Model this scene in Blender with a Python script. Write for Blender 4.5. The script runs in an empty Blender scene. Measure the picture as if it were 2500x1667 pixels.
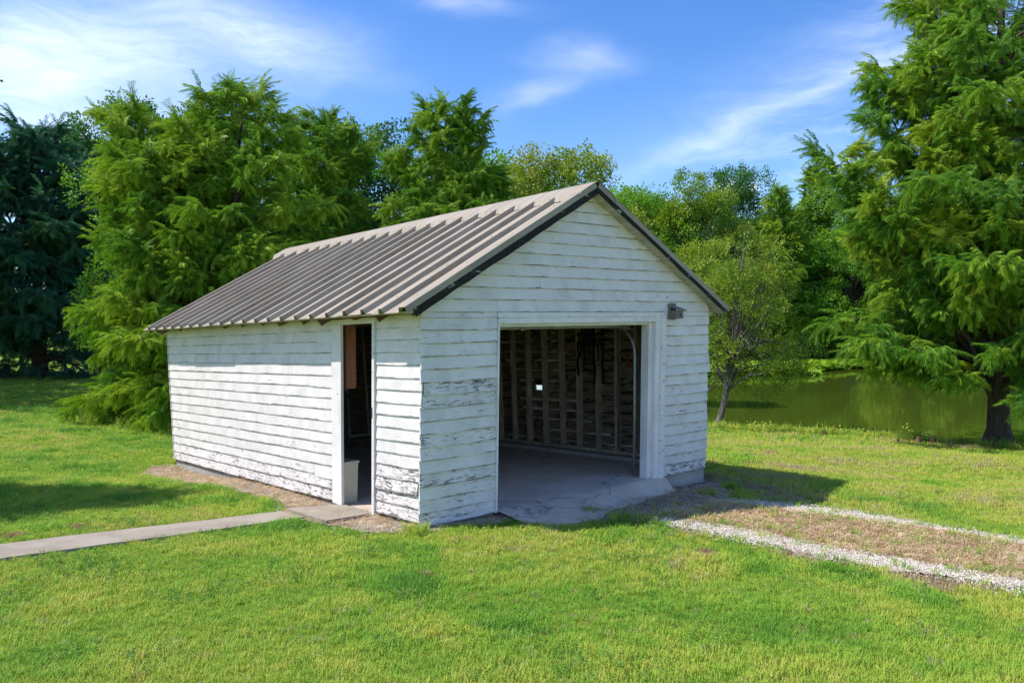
import bpy, math, random
import numpy as np
from mathutils import Vector, noise as mnoise

random.seed(7)
rng = np.random.default_rng(11)
S = bpy.context.scene
COL = S.collection
R = math.radians

# ------------------------------------------------------------------ camera, sky, sun, exposure
cam_d = bpy.data.cameras.new("camera")
cam = bpy.data.objects.new("camera", cam_d)
COL.objects.link(cam)
cam.location = (0, 0, 1.90)
cam.rotation_euler = (R(90), 0, 0)
cam_d.sensor_width = 36.0
cam_d.lens = 28.96
cam_d.shift_y = -0.0046
cam_d.clip_start = 0.05
cam_d.clip_end = 3000
S.camera = cam

SUN_D = Vector((0.712, 0.053, -1.0)).normalized()          # the way the light travels
sun_d = bpy.data.lights.new("sun", 'SUN')
sun = bpy.data.objects.new("sun", sun_d)
COL.objects.link(sun)
sun.rotation_euler = SUN_D.to_track_quat('-Z', 'Y').to_euler()
sun.location = (-20, 0, 30)
sun_d.energy = 3.0
sun_d.angle = R(0.53)
sun_d.color = (1.0, 0.96, 0.89)

S.view_settings.view_transform = 'Standard'
S.view_settings.look = 'None'
S.view_settings.exposure = 0.95
S.view_settings.gamma = 1.0
S.view_settings.use_curve_mapping = False
S.render.engine = 'CYCLES'
S.cycles.max_bounces = 6
S.cycles.diffuse_bounces = 4
S.cycles.glossy_bounces = 3
S.cycles.transmission_bounces = 4
S.cycles.transparent_max_bounces = 4
S.cycles.caustics_reflective = False
S.cycles.caustics_refractive = False
S.cycles.use_adaptive_sampling = True
S.cycles.adaptive_threshold = 0.014
S.cycles.use_denoising = True
S.cycles.denoising_input_passes = 'RGB_ALBEDO_NORMAL'
S.cycles.denoising_prefilter = 'NONE'
S.cycles.sample_clamp_indirect = 6.0

world = bpy.data.worlds.new("World")
S.world = world
world.use_nodes = True
world.cycles.sampling_method = 'MANUAL'
world.cycles.sample_map_resolution = 512


class NT:
    """small wrapper that keeps node building short"""
    def __init__(self, tree):
        self.t = tree
        self.n = tree.nodes
        self.l = tree.links

    def new(self, typ, **kw):
        n = self.n.new(typ)
        for k, v in kw.items():
            setattr(n, k, v)
        return n

    def put(self, sock, val):
        if hasattr(val, 'is_output'):
            self.l.new(val, sock)
        elif val is not None:
            sock.default_value = val

    def math(self, op, a, b=None, c=None, clamp=False):
        n = self.new('ShaderNodeMath', operation=op, use_clamp=clamp)
        for i, x in enumerate((a, b, c)):
            if x is not None:
                self.put(n.inputs[i], x)
        return n.outputs[0]

    def mix(self, fac, a, b, mode='MIX'):
        n = self.new('ShaderNodeMix', data_type='RGBA', blend_type=mode)
        self.put(n.inputs[0], fac)
        self.put(n.inputs[6], a if hasattr(a, 'is_output') or len(a) == 4 else (*a, 1))
        self.put(n.inputs[7], b if hasattr(b, 'is_output') or len(b) == 4 else (*b, 1))
        return n.outputs[2]

    def noise(self, vec, scale, detail=4, rough=0.55, dist=0.0):
        n = self.new('ShaderNodeTexNoise')
        self.put(n.inputs['Vector'], vec)
        n.inputs['Scale'].default_value = scale
        n.inputs['Detail'].default_value = detail
        n.inputs['Roughness'].default_value = rough
        n.inputs['Distortion'].default_value = dist
        return n.outputs['Fac']

    def ramp(self, fac, lo, hi, a=0.0, b=1.0):
        n = self.new('ShaderNodeMapRange', interpolation_type='SMOOTHSTEP')
        self.put(n.inputs[0], fac)
        for i, x in zip((1, 2, 3, 4), (lo, hi, a, b)):
            self.put(n.inputs[i], x)
        return n.outputs[0]

    def mapping(self, vec, scale=(1, 1, 1), rot=(0, 0, 0), loc=(0, 0, 0)):
        n = self.new('ShaderNodeMapping')
        self.put(n.inputs[0], vec)
        self.put(n.inputs[1], loc)
        n.inputs[2].default_value = rot
        n.inputs[3].default_value = scale
        return n.outputs[0]


def build_world():
    w = NT(world.node_tree)
    bg = w.n['Background']
    sky = w.new('ShaderNodeTexSky', sky_type='NISHITA')
    sky.sun_disc = False
    sky.sun_elevation = R(54.5)
    sky.sun_rotation = math.atan2(-SUN_D.x, -SUN_D.y)
    sky.altitude = 200
    sky.air_density = 1.0
    sky.dust_density = 0.6
    sky.ozone_density = 2.5
    hsv = w.new('ShaderNodeHueSaturation')
    hsv.inputs['Hue'].default_value = 0.511
    hsv.inputs['Saturation'].default_value = 1.32
    hsv.inputs['Value'].default_value = 0.77
    w.put(hsv.inputs['Color'], sky.outputs[0])
    tc = w.new('ShaderNodeTexCoord')
    sep = w.new('ShaderNodeSeparateXYZ')
    w.put(sep.inputs[0], tc.outputs['Generated'])
    x, y, z = sep.outputs
    az = w.math('ARCTAN2', x, y)
    el = w.math('ARCSINE', z)
    # wisps: coordinates bent by noise
    comb = w.new('ShaderNodeCombineXYZ')
    w.put(comb.inputs[0], az)
    w.put(comb.inputs[1], el)
    base = comb.outputs[0]
    bend = w.noise(w.mapping(base, (3, 6, 1)), 2.0, 3)
    bend2 = w.noise(w.mapping(base, (3, 6, 1), loc=(5, 2, 1)), 2.0, 3)
    azb = w.math('ADD', az, w.math('MULTIPLY', w.math('SUBTRACT', bend, 0.5), 0.10))
    elb = w.math('ADD', el, w.math('MULTIPLY', w.math('SUBTRACT', bend2, 0.5), 0.07))
    comb2 = w.new('ShaderNodeCombineXYZ')
    w.put(comb2.inputs[0], azb)
    w.put(comb2.inputs[1], elb)
    streak = w.noise(w.mapping(comb2.outputs[0], (2.2, 9, 1), (0, 0, R(-22))), 2.6, 8, 0.62)
    fine = w.noise(w.mapping(comb2.outputs[0], (5, 24, 1), (0, 0, R(-18))), 3.0, 7, 0.65)

    def blob(px, py, su, sv, rot, amp):
        a0 = math.atan((px - 1250) / 2011)
        e0 = math.atan((822 - py) / math.hypot(2011, px - 1250))
        c, s = math.cos(rot), math.sin(rot)
        da = w.math('SUBTRACT', azb, a0)
        de = w.math('SUBTRACT', elb, e0)
        uu = w.math('ADD', w.math('MULTIPLY', da, c / su), w.math('MULTIPLY', de, s / su))
        vv = w.math('ADD', w.math('MULTIPLY', da, -s / sv), w.math('MULTIPLY', de, c / sv))
        q = w.math('ADD', w.math('MULTIPLY', uu, uu), w.math('MULTIPLY', vv, vv))
        return w.math('MULTIPLY', w.math('EXPONENT', w.math('MULTIPLY', q, -1.0)), amp)

    blobs = [(110, 165, .16, .055, R(4), 1.35), (90, 285, .13, .014, R(-2), .5), (560, 60, .13, .030, R(-14), .5),
             (720, 110, .075, .028, R(-8), .65), (1130, 12, .06, .014, R(-6), .7), (1420, 145, .05, .014, R(-4), .6),
             (1320, 228, .05, .016, R(14), .55), (1900, 250, .20, .011, R(20), .42), (1750, 330, .20, .04, R(18), .12),
             (2120, 60, .10, .018, R(10), .25), (330, 30, .2, .05, R(-10), .35), (1990, 180, .2, .04, R(16), .10)]
    tot = None
    for b in blobs:
        v = blob(*b)
        tot = v if tot is None else w.math('ADD', tot, v)
    fill_cover = w.noise(w.mapping(tc.outputs['Generated'], (1, 1, 1.6), loc=(3.1, 7.7, 1.9)), 1.25, 2, .5)  # cloud banks added mostly out of view to brighten and whiten the fill
    fill_clouds = w.math('MULTIPLY', w.ramp(streak, 0.42, 0.78, 0.0, 1.0), w.ramp(fill_cover, .47, .62, .0, .95))
    tex = w.math('ADD', w.math('MULTIPLY', streak, 0.9), w.math('MULTIPLY', fine, 0.55))
    m = w.math('MULTIPLY', tot, w.ramp(tex, 0.30, 1.05, 0.25, 1.0))
    m = w.math('ADD', m, fill_clouds)
    # low cumulus over the far trees
    low = w.math('ADD', blob(1800, 468, .030, .014, 0, 1.3), blob(1575, 512, .035, .014, 0, 1.2))
    cn = w.noise(base, 60, 6, 0.6)
    low = w.ramp(w.math('MULTIPLY', low, w.math('ADD', cn, 0.4)), 0.35, 1.0, 0.0, 0.85)
    m = w.math('MAXIMUM', w.math('MULTIPLY', m, 0.37), low)
    m = w.math('MINIMUM', m, 0.8)
    col = w.mix(m, hsv.outputs[0], (6.6, 6.7, 7.1))
    w.put(bg.inputs['Color'], col)
    bg.inputs['Strength'].default_value = 0.15


build_world()

# ------------------------------------------------------------------ small helpers
def lin(r, g, b):
    f = lambda c: ((c / 255 + 0.055) / 1.055) ** 2.4 if c > 10 else c / 255 / 12.92
    return (f(r), f(g), f(b))


def tag(o, label=None, cat=None, group=None, kind=None):
    if label: o['label'] = label
    if cat: o['category'] = cat
    if group: o['group'] = group
    if kind: o['kind'] = kind
    return o


class MB:
    def __init__(self):
        self.v = []
        self.f = []

    def add(self, vs, fs):
        k = len(self.v)
        self.v += [tuple(p) for p in vs]
        self.f += [tuple(i + k for i in f) for f in fs]
        return self

    def hexa(self, p):
        """8 corners: bottom ring 0-3 and top ring 4-7"""
        return self.add(p, [(3, 2, 1, 0), (4, 5, 6, 7), (0, 1, 5, 4), (1, 2, 6, 5), (2, 3, 7, 6), (3, 0, 4, 7)])

    def box(self, T, a0, a1, b0, b1, c0, c1):
        return self.hexa([T(a0, b0, c0), T(a1, b0, c0), T(a1, b1, c0), T(a0, b1, c0),
                          T(a0, b0, c1), T(a1, b0, c1), T(a1, b1, c1), T(a0, b1, c1)])

    def tube(self, pts, rad, n=6, cap=True):
        pts = [Vector(p) for p in pts]
        k = len(self.v)
        up = Vector((0, 0, 1))
        for i, p in enumerate(pts):
            d = (pts[min(i + 1, len(pts) - 1)] - pts[max(i - 1, 0)])
            d = d.normalized() if d.length > 1e-9 else up
            a = d.cross(Vector((1, 0, 0)) if abs(d.x) < 0.8 else Vector((0, 1, 0))).normalized()
            b = d.cross(a)
            r = rad[i] if hasattr(rad, '__len__') else rad
            for j in range(n):
                t = 2 * math.pi * j / n
                self.v.append(tuple(p + a * (r * math.cos(t)) + b * (r * math.sin(t))))
        for i in range(len(pts) - 1):
            for j in range(n):
                self.f.append((k + i * n + j, k + i * n + (j + 1) % n, k + (i + 1) * n + (j + 1) % n, k + (i + 1) * n + j))
        if cap:
            self.f.append(tuple(k + j for j in reversed(range(n))))
            self.f.append(tuple(k + (len(pts) - 1) * n + j for j in range(n)))
        return self

    def build(self, name, mat, parent=None, smooth=False):
        me = bpy.data.meshes.new(name)
        me.from_pydata(self.v, [], self.f)
        me.materials.append(mat)
        if smooth:
            me.polygons.foreach_set('use_smooth', [True] * len(me.polygons))
        me.update()
        o = bpy.data.objects.new(name, me)
        COL.objects.link(o)
        o.parent = parent
        return o


def empty(name, loc):
    o = bpy.data.objects.new(name, None)
    o.empty_display_size = 0.3
    COL.objects.link(o)
    o.location = loc
    return o


def hash2(ix, iy, seed):
    h = (ix.astype(np.int64) * 374761393 + iy.astype(np.int64) * 668265263 + seed * 1442695041) & 0xFFFFFFFF
    h = ((h ^ (h >> 13)) * 1274126177) & 0xFFFFFFFF
    return ((h ^ (h >> 16)) & 0xFFFFFF) / float(0xFFFFFF)


def vn(x, y, s, seed=0):
    x = np.asarray(x, float) / s
    y = np.asarray(y, float) / s
    ix, iy = np.floor(x), np.floor(y)
    fx, fy = x - ix, y - iy
    fx, fy = fx * fx * (3 - 2 * fx), fy * fy * (3 - 2 * fy)
    a = hash2(ix, iy, seed) * (1 - fx) + hash2(ix + 1, iy, seed) * fx
    b = hash2(ix, iy + 1, seed) * (1 - fx) + hash2(ix + 1, iy + 1, seed) * fx
    return a * (1 - fy) + b * fy


def fbm(x, y, s, seed=0, o=3):
    return sum(vn(x, y, s / 2 ** k, seed + k) * 0.5 ** k for k in range(o)) / sum(0.5 ** k for k in range(o))


def inpoly(x, y, poly):
    c = np.zeros(np.shape(x), bool)
    n = len(poly)
    for i in range(n):
        x0, y0 = poly[i]
        x1, y1 = poly[(i + 1) % n]
        if y0 == y1:
            continue
        c ^= ((y0 > y) != (y1 > y)) & (x < (x1 - x0) * (y - y0) / (y1 - y0) + x0)
    return c


def sdist(x, y, poly):
    d = np.full(np.shape(x), 1e9)
    n = len(poly)
    for i in range(n):
        x0, y0 = poly[i]
        x1, y1 = poly[(i + 1) % n]
        dx, dy = x1 - x0, y1 - y0
        t = np.clip(((x - x0) * dx + (y - y0) * dy) / (dx * dx + dy * dy), 0, 1)
        d = np.minimum(d, np.hypot(x - x0 - t * dx, y - y0 - t * dy))
    return np.where(inpoly(x, y, poly), d, -d)


# ------------------------------------------------------------------ materials
def material(name):
    m = bpy.data.materials.new(name)
    m.use_nodes = True
    t = NT(m.node_tree)
    return m, t, t.n['Principled BSDF']


def set_bump(t, bsdf, height, strength=0.3, dist=0.02):
    b = t.new('ShaderNodeBump')
    b.inputs['Strength'].default_value = strength
    b.inputs['Distance'].default_value = dist
    t.put(b.inputs['Height'], height)
    t.put(bsdf.inputs['Normal'], b.outputs[0])


def plain(name, col, rough=0.7, var=0.25, scale=6.0, metal=0.0, stretch=(1, 1, 1), bump=0.1, spec=0.4):
    m, t, b = material(name)
    tc = t.new('ShaderNodeTexCoord')
    oi = t.new('ShaderNodeObjectInfo')
    vec = t.mapping(tc.outputs['Object'], stretch, loc=oi.outputs['Location'])
    off = t.new('ShaderNodeVectorMath', operation='ADD')
    t.put(off.inputs[0], vec)
    rn = t.math('MULTIPLY', oi.outputs['Random'], 37.0)
    t.put(off.inputs[1], rn)
    n1 = t.noise(off.outputs[0], scale, 6, 0.6)
    d = tuple(c * (1 - var) for c in col)
    l = tuple(min(1, c * (1 + var)) for c in col)
    t.put(b.inputs['Base Color'], t.mix(t.ramp(n1, .3, .7), d, l))
    b.inputs['Roughness'].default_value = rough
    b.inputs['Metallic'].default_value = metal
    b.inputs['Specular IOR Level'].default_value = spec
    if bump:
        set_bump(t, b, t.noise(off.outputs[0], scale * 5, 5, 0.6), bump, 0.01)
    return m


U_ANG = math.atan2(.65999, .75123)
V_ANG = math.atan2(.75149, -.65994)


def paint_mat(name, ang, base=(.83, .765, .74)):
    """white house paint, cracked and flaking off grey wood along the grain"""
    m, t, b = material(name)
    tc = t.new('ShaderNodeTexCoord')
    oi = t.new('ShaderNodeObjectInfo')
    at = t.new('ShaderNodeAttribute', attribute_type='OBJECT', attribute_name='wear')
    wear = at.outputs['Fac']
    rotm = t.new('ShaderNodeVectorRotate', rotation_type='Z_AXIS')
    t.put(rotm.inputs['Vector'], tc.outputs['Object'])
    rotm.inputs['Angle'].default_value = -ang
    sh = t.new('ShaderNodeVectorMath', operation='ADD')
    t.put(sh.inputs[0], rotm.outputs[0])
    cmb = t.new('ShaderNodeCombineXYZ')
    t.put(cmb.inputs[0], t.math('MULTIPLY', oi.outputs['Random'], 53.0))
    t.put(sh.inputs[1], cmb.outputs[0])
    v = sh.outputs[0]
    big = t.noise(t.mapping(v, (1.6, 1.6, 6)), 1.6, 5, .62)
    chips = t.noise(t.mapping(v, (1, 1, 4.2)), 9.5, 9, .72, .6)
    grain = t.noise(t.mapping(v, (1, 1, 16)), 7, 6, .7)
    # how much paint is missing here
    amt = t.math('ADD', t.math('MULTIPLY', t.math('MAXIMUM', wear, .34), .165), t.math('MULTIPLY', big, .36))
    thr = t.math('SUBTRACT', .895, amt)
    chip = t.math('ADD', t.math('MULTIPLY', chips, .72), t.math('MULTIPLY', grain, .36))
    peel = t.ramp(chip, thr, t.math('ADD', thr, .035))
    crack = t.ramp(t.math('ADD', t.math('MULTIPLY', grain, 1.0), t.math('MULTIPLY', wear, .10)), .735, .765)
    crack = t.math('MULTIPLY', crack, t.ramp(big, .35, .6))
    peel = t.math('MAXIMUM', peel, t.math('MULTIPLY', crack, .8))
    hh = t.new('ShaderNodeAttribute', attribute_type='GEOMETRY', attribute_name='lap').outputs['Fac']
    edge = t.ramp(t.math('ADD', hh, t.math('MULTIPLY', t.math('SUBTRACT', chips, .5), .22)), .035, .075, 1, 0)
    edge = t.math('MULTIPLY', edge, t.ramp(big, .36, .62, .0, 1.0))
    peel = t.math('MAXIMUM', peel, edge)
    dirt = t.noise(t.mapping(v, (1, 1, .6)), 3.1, 5, .6)
    white = t.mix(t.ramp(dirt, .35, .8), base, tuple(c * f for c, f in zip(base, (.78, .78, .76))))
    white = t.mix(t.math('MULTIPLY', wear, t.ramp(grain, .4, .65, 0, .75)), white, tuple(c * f for c, f in zip(base, (.62, .62, .60))))
    lap_shade_grime = t.ramp(t.math('ADD', hh, t.math('MULTIPLY', t.math('SUBTRACT', chips, .5), .05)), .885, .915, 0, .62)  # painted contact shade, with grime, along the top of each exposed board face
    lap_shade_grime = t.math('MULTIPLY', lap_shade_grime, t.ramp(big, .32, .62, .35, 1.15))
    white = t.mix(lap_shade_grime, white, (.20, .18, .15))
    wood = t.mix(t.ramp(grain, .35, .65), (.070, .062, .055), (.29, .265, .235))
    t.put(b.inputs['Base Color'], t.mix(peel, white, wood))
    t.put(b.inputs['Roughness'], t.math('ADD', .55, t.math('MULTIPLY', peel, .35)))
    b.inputs['Specular IOR Level'].default_value = .3
    h = t.math('SUBTRACT', t.math('MULTIPLY', grain, .35), peel)
    set_bump(t, b, h, .45, .004)
    return m


def wood_mat(name, dark, light, ang=None, scale=5.0, vertical=False, rough=.85, patches=None):
    m, t, b = material(name)
    tc = t.new('ShaderNodeTexCoord')
    oi = t.new('ShaderNodeObjectInfo')
    vec = tc.outputs['Object']
    if ang is not None:
        r = t.new('ShaderNodeVectorRotate', rotation_type='Z_AXIS')
        t.put(r.inputs['Vector'], vec)
        r.inputs['Angle'].default_value = -ang
        vec = r.outputs[0]
    sh = t.new('ShaderNodeVectorMath', operation='ADD')
    t.put(sh.inputs[0], vec)
    t.put(sh.inputs[1], t.math('MULTIPLY', oi.outputs['Random'], 41.0))
    st = (12, 12, 1) if vertical else (1, 12, 12)
    g = t.noise(t.mapping(sh.outputs[0], st), scale, 7, .65, .4)
    p = t.noise(sh.outputs[0], 2.3, 4, .6)
    col = t.mix(t.ramp(g, .3, .7), dark, light)
    col = t.mix(t.ramp(p, .35, .75, 0, .6), col, tuple(.5 * (a + c) * .5 for a, c in zip(dark, light)))
    if patches:
        q = t.noise(t.mapping(sh.outputs[0], (1, 3, 3)), 4.5, 6, .65)
        col = t.mix(t.ramp(q, .53 if name.startswith('rough') else .60, .62 if name.startswith('rough') else .66), col, patches)
    t.put(b.inputs['Base Color'], col)
    b.inputs['Roughness'].default_value = rough
    b.inputs['Specular IOR Level'].default_value = .2
    set_bump(t, b, g, .5, .006)
    return m


M = {}
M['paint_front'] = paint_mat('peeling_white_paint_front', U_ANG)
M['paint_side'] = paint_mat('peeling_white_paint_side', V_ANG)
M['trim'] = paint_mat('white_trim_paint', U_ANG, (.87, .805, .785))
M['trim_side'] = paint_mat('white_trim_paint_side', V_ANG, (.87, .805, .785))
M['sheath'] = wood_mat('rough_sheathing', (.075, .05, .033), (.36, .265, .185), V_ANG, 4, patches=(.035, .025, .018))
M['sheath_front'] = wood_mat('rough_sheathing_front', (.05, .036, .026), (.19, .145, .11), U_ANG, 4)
M['stud'] = wood_mat('stud_wood', (.30, .235, .17), (.62, .52, .41), None, 5, True)
M['rafter'] = wood_mat('rotten_rafter', (.06, .036, .022), (.30, .19, .12), U_ANG, 6)
M['deck'] = wood_mat('deck_wood', (.36, .33, .29), (.66, .62, .56), V_ANG, 5)
M['barge'] = wood_mat('black_rotten_rake', (.010, .010, .010), (.045, .042, .040), U_ANG, 11, patches=(.30, .29, .275))
M['grey_wood'] = wood_mat('weathered_grey_wood', (.13, .115, .10), (.36, .33, .30), None, 9, True)
M['felt'] = plain('roofing_felt', (.02, .02, .02), .9)
M['galv'] = plain('galvanised_steel', (.28, .27, .26), .5, .2, 14, .75, bump=.05)
M['door_white'] = plain('door_enamel', (.66, .65, .61), .45, .12, 5, bump=.04)
M['black_cloth'] = plain('black_webbing', (.006, .006, .008), .85, .4, 20)
M['red'] = plain('red_tag', (.50, .035, .02), .6, .2, 20)
M['cord'] = plain('dark_cord', (.03, .025, .022), .6, .3, 30)
M['brown_cab'] = plain('brown_cabinet', (.38, .15, .085), .5, .22, 3, stretch=(3, 3, .6), bump=.05)
M['cream'] = plain('cream_plastic', (.62, .58, .45), .45, .06, 4, bump=.02)
M['tool_wood'] = wood_mat('tool_handle', (.10, .07, .05), (.26, .19, .13), None, 6, True)
M['dark_metal'] = plain('dark_metal', (.035, .033, .032), .5, .3, 10, .6)
M['bench'] = wood_mat('workbench_wood', (.05, .04, .03), (.15, .12, .09), V_ANG, 5)


def roof_metal():
    m, t, b = material('taupe_roof_metal')
    tc = t.new('ShaderNodeTexCoord')
    oi = t.new('ShaderNodeObjectInfo')
    r = t.new('ShaderNodeVectorRotate', rotation_type='Z_AXIS')
    t.put(r.inputs['Vector'], tc.outputs['Object'])
    r.inputs['Angle'].default_value = -U_ANG
    v = r.outputs[0]
    n = t.noise(t.mapping(v, (.5, 6, .5)), 2.2, 6, .6)
    n2 = t.noise(v, 1.1, 5, .6)
    n3 = t.noise(v, 40, 3, .6)
    col = t.mix(t.ramp(n, .3, .7), (.29, .245, .185), (.42, .365, .285))
    col = t.mix(t.ramp(n2, .48, .75, 0, .5), col, (.31, .22, .145))
    n5 = t.noise(t.mapping(v, (.35, 9, .35), loc=(3, 1, 0)), 3.5, 7, .65)
    col = t.mix(t.ramp(n5, .52, .72, 0, .55), col, (.17, .145, .125))
    n6 = t.noise(t.mapping(v, (.5, 7, .5), loc=(1, 7, 0)), 2.0, 6, .6)
    col = t.mix(t.ramp(n6, .56, .72, 0, .5), col, (.33, .20, .12))
    col = t.mix(t.ramp(n3, .64, .70, 0, .5), col, (.14, .11, .09))
    t.put(b.inputs['Base Color'], col)
    t.put(b.inputs['Roughness'], t.ramp(n2, .2, .8, .5, .68))
    b.inputs['Metallic'].default_value = 0.0
    b.inputs['Specular IOR Level'].default_value = .25
    set_bump(t, b, t.noise(t.mapping(v, (1, 2.5, 1)), 3, 3), .22, .02)
    return m


M['roof'] = roof_metal()


def concrete(name, a, bcol, crack=True):
    m, t, b = material(name)
    tc = t.new('ShaderNodeTexCoord')
    v = tc.outputs['Object']
    n = t.noise(v, 2.2, 7, .6)
    n2 = t.noise(v, 60, 4, .6)
    col = t.mix(t.ramp(n, .3, .7), a, bcol)
    col = t.mix(t.ramp(n2, .55, .75, 0, .5), col, tuple(c * .55 for c in a))
    n4 = t.noise(v, 9, 5, .7)
    col = t.mix(t.ramp(n4, .6, .72, 0, .35), col, tuple(c * .6 for c in a))
    h = n2
    if crack:
        wv = t.new('ShaderNodeTexVoronoi', feature='DISTANCE_TO_EDGE')
        wob = t.new('ShaderNodeVectorMath', operation='ADD')
        t.put(wob.inputs[0], v)
        nc = t.new('ShaderNodeTexNoise')
        nc.inputs['Scale'].default_value = 2.5
        nc.inputs['Detail'].default_value = 5
        t.put(nc.inputs['Vector'], v)
        sc = t.new('ShaderNodeVectorMath', operation='SCALE')
        t.put(sc.inputs[0], nc.outputs['Color'])
        sc.inputs['Scale'].default_value = .7
        t.put(wob.inputs[1], sc.outputs[0])
        t.put(wv.inputs['Vector'], wob.outputs[0])
        wv.inputs['Scale'].default_value = .42
        ck = t.ramp(wv.outputs['Distance'], .0015, .006, 1, 0)
        col = t.mix(t.math('MULTIPLY', ck, .6), col, (.05, .043, .035))
        h = t.math('SUBTRACT', n2, ck)
    t.put(b.inputs['Base Color'], col)
    b.inputs['Roughness'].default_value = .88
    b.inputs['Specular IOR Level'].default_value = .25
    set_bump(t, b, h, .35, .008)
    return m


M['concrete'] = concrete('slab_concrete', (.52, .42, .335), (.66, .545, .445))
M['walk'] = concrete('walk_concrete', (.27, .225, .175), (.37, .315, .25), False)
M['found'] = concrete('foundation_concrete', (.30, .285, .26), (.42, .40, .36), False)


def soil(name, a, bcol, c, s=1.0):
    m, t, b = material(name)
    tc = t.new('ShaderNodeTexCoord')
    v = tc.outputs['Object']
    n = t.noise(v, 3 * s, 6, .65)
    n2 = t.noise(v, 45 * s, 5, .7)
    col = t.mix(t.ramp(n, .3, .7), a, bcol)
    col = t.mix(t.ramp(n2, .5, .66), col, c)
    t.put(b.inputs['Base Color'], col)
    b.inputs['Roughness'].default_value = .95
    b.inputs['Specular IOR Level'].default_value = .1
    set_bump(t, b, n2, .8, .02)
    return m


M['dirt'] = soil('dirt', (.21, .165, .125), (.33, .275, .215), (.44, .39, .32))
M['straw_soil'] = soil('straw_soil', (.32, .225, .14), (.45, .335, .22), (.55, .44, .30))
M['gravel_bed'] = soil('gravel_bed', (.38, .30, .21), (.52, .44, .34), (.62, .55, .45))
M['stone'] = plain('white_limestone', (.67, .605, .50), .8, .25, 3, bump=0)
M['bark'] = wood_mat('bark', (.035, .024, .017), (.15, .112, .085), None, 3.0, True)
M['bark_grey'] = wood_mat('grey_bark', (.07, .06, .05), (.26, .235, .20), None, 3.0, True)
M['knee'] = plain('cypress_knee_bark', (.12, .055, .035), .85, .4, 8)


def lawn_mat():
    m, t, b = material('lawn_soil')
    tc = t.new('ShaderNodeTexCoord')
    v = tc.outputs['Object']
    n = t.noise(v, .5, 5, .6)
    n2 = t.noise(v, 7, 6, .7)
    n3 = t.noise(t.mapping(v, (.5, 1.6, 1), (0, 0, R(12))), .9, 4, .6)
    n4 = t.noise(v, 38, 4, .7)
    col = t.mix(t.ramp(n, .35, .65), (.185, .31, .026), (.26, .36, .036))
    col = t.mix(t.ramp(n3, .42, .68, 0, .6), col, (.31, .36, .05))
    col = t.mix(t.ramp(n2, .4, .7, 0, .55), col, (.13, .235, .018))
    col = t.mix(t.ramp(n4, .45, .7, 0, .55), col, (.10, .175, .016))
    t.put(b.inputs['Base Color'], col)
    b.inputs['Roughness'].default_value = .9
    b.inputs['Specular IOR Level'].default_value = .1
    set_bump(t, b, t.math('ADD', n2, n4), 1.0, .06)
    return m


M['lawn'] = lawn_mat()


def leaf_mat(name, cols, trans=.45, rough=.5, up=0.0):
    """leaf stuff: colour chosen by the per-spray 'tone' value, light comes through"""
    m, t, b = material(name)
    at = t.new('ShaderNodeAttribute', attribute_type='INSTANCER', attribute_name='tone')
    cr = t.new('ShaderNodeValToRGB')
    e = cr.color_ramp.elements
    while len(e) < len(cols):
        e.new(.5)
    for i, c in enumerate(cols):
        e[i].position = i / (len(cols) - 1)
        e[i].color = (*c, 1)
    t.put(cr.inputs[0], at.outputs['Fac'])
    col = cr.outputs[0]
    b.inputs['Roughness'].default_value = rough
    b.inputs['Specular IOR Level'].default_value = .25
    t.put(b.inputs['Base Color'], col)
    tr = t.new('ShaderNodeBsdfTranslucent')
    if up:
        ge = t.new('ShaderNodeNewGeometry')
        vm = t.new('ShaderNodeVectorMath', operation='ADD')
        t.put(vm.inputs[0], ge.outputs['Normal'])
        vm.inputs[1].default_value = (0, 0, up)
        nn = t.new('ShaderNodeVectorMath', operation='NORMALIZE')
        t.put(nn.inputs[0], vm.outputs[0])
        t.put(b.inputs['Normal'], nn.outputs[0])
    t.put(tr.inputs['Color'], t.mix(1.0, col, (1.35, 1.45, .7), 'MULTIPLY'))
    mx = t.new('ShaderNodeMixShader')
    mx.inputs[0].default_value = trans
    t.l.new(b.outputs[0], mx.inputs[1])
    t.l.new(tr.outputs[0], mx.inputs[2])
    t.l.new(mx.outputs[0], t.n['Material Output'].inputs['Surface'])
    return m


M['grass'] = leaf_mat('grass_blades', [(0.086, 0.240, 0.025), (0.184, 0.387, 0.036), (0.329, 0.473, 0.051), (0.524, 0.513, 0.089), (0.458, 0.391, 0.232), (0.369, 0.195, 0.161)], .30, .6, 1.3)
M['straw'] = leaf_mat('straw_blades', [(0.327, 0.210, 0.128), (0.589, 0.420, 0.253), (0.786, 0.631, 0.428)], .2)
M['cyp'] = leaf_mat('cypress_needles', [(0.089, 0.224, 0.026), (0.175, 0.342, 0.030), (0.288, 0.433, 0.040), (0.381, 0.489, 0.051)], .22)
M['cyp_right'] = leaf_mat('cypress_needles_right', [(0.103, 0.250, 0.038), (0.190, 0.365, 0.038), (0.319, 0.456, 0.041), (0.456, 0.513, 0.063)], .24)
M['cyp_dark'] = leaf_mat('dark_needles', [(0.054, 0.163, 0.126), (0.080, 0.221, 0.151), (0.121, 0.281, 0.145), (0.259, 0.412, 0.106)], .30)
M['broad'] = leaf_mat('broad_leaves', [(0.072, 0.202, 0.022), (0.130, 0.298, 0.025), (0.211, 0.372, 0.032), (0.317, 0.415, 0.048)], .28)
M['broad_yellow'] = leaf_mat('yellow_green_leaves', [(0.107, 0.219, 0.022), (0.180, 0.288, 0.028), (0.271, 0.341, 0.037), (0.378, 0.376, 0.056)], .30)
M['broad_dark'] = leaf_mat('dark_broad_leaves', [(0.031, 0.107, 0.032), (0.051, 0.152, 0.036), (0.097, 0.213, 0.032), (0.224, 0.320, 0.045)], .30)
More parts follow.
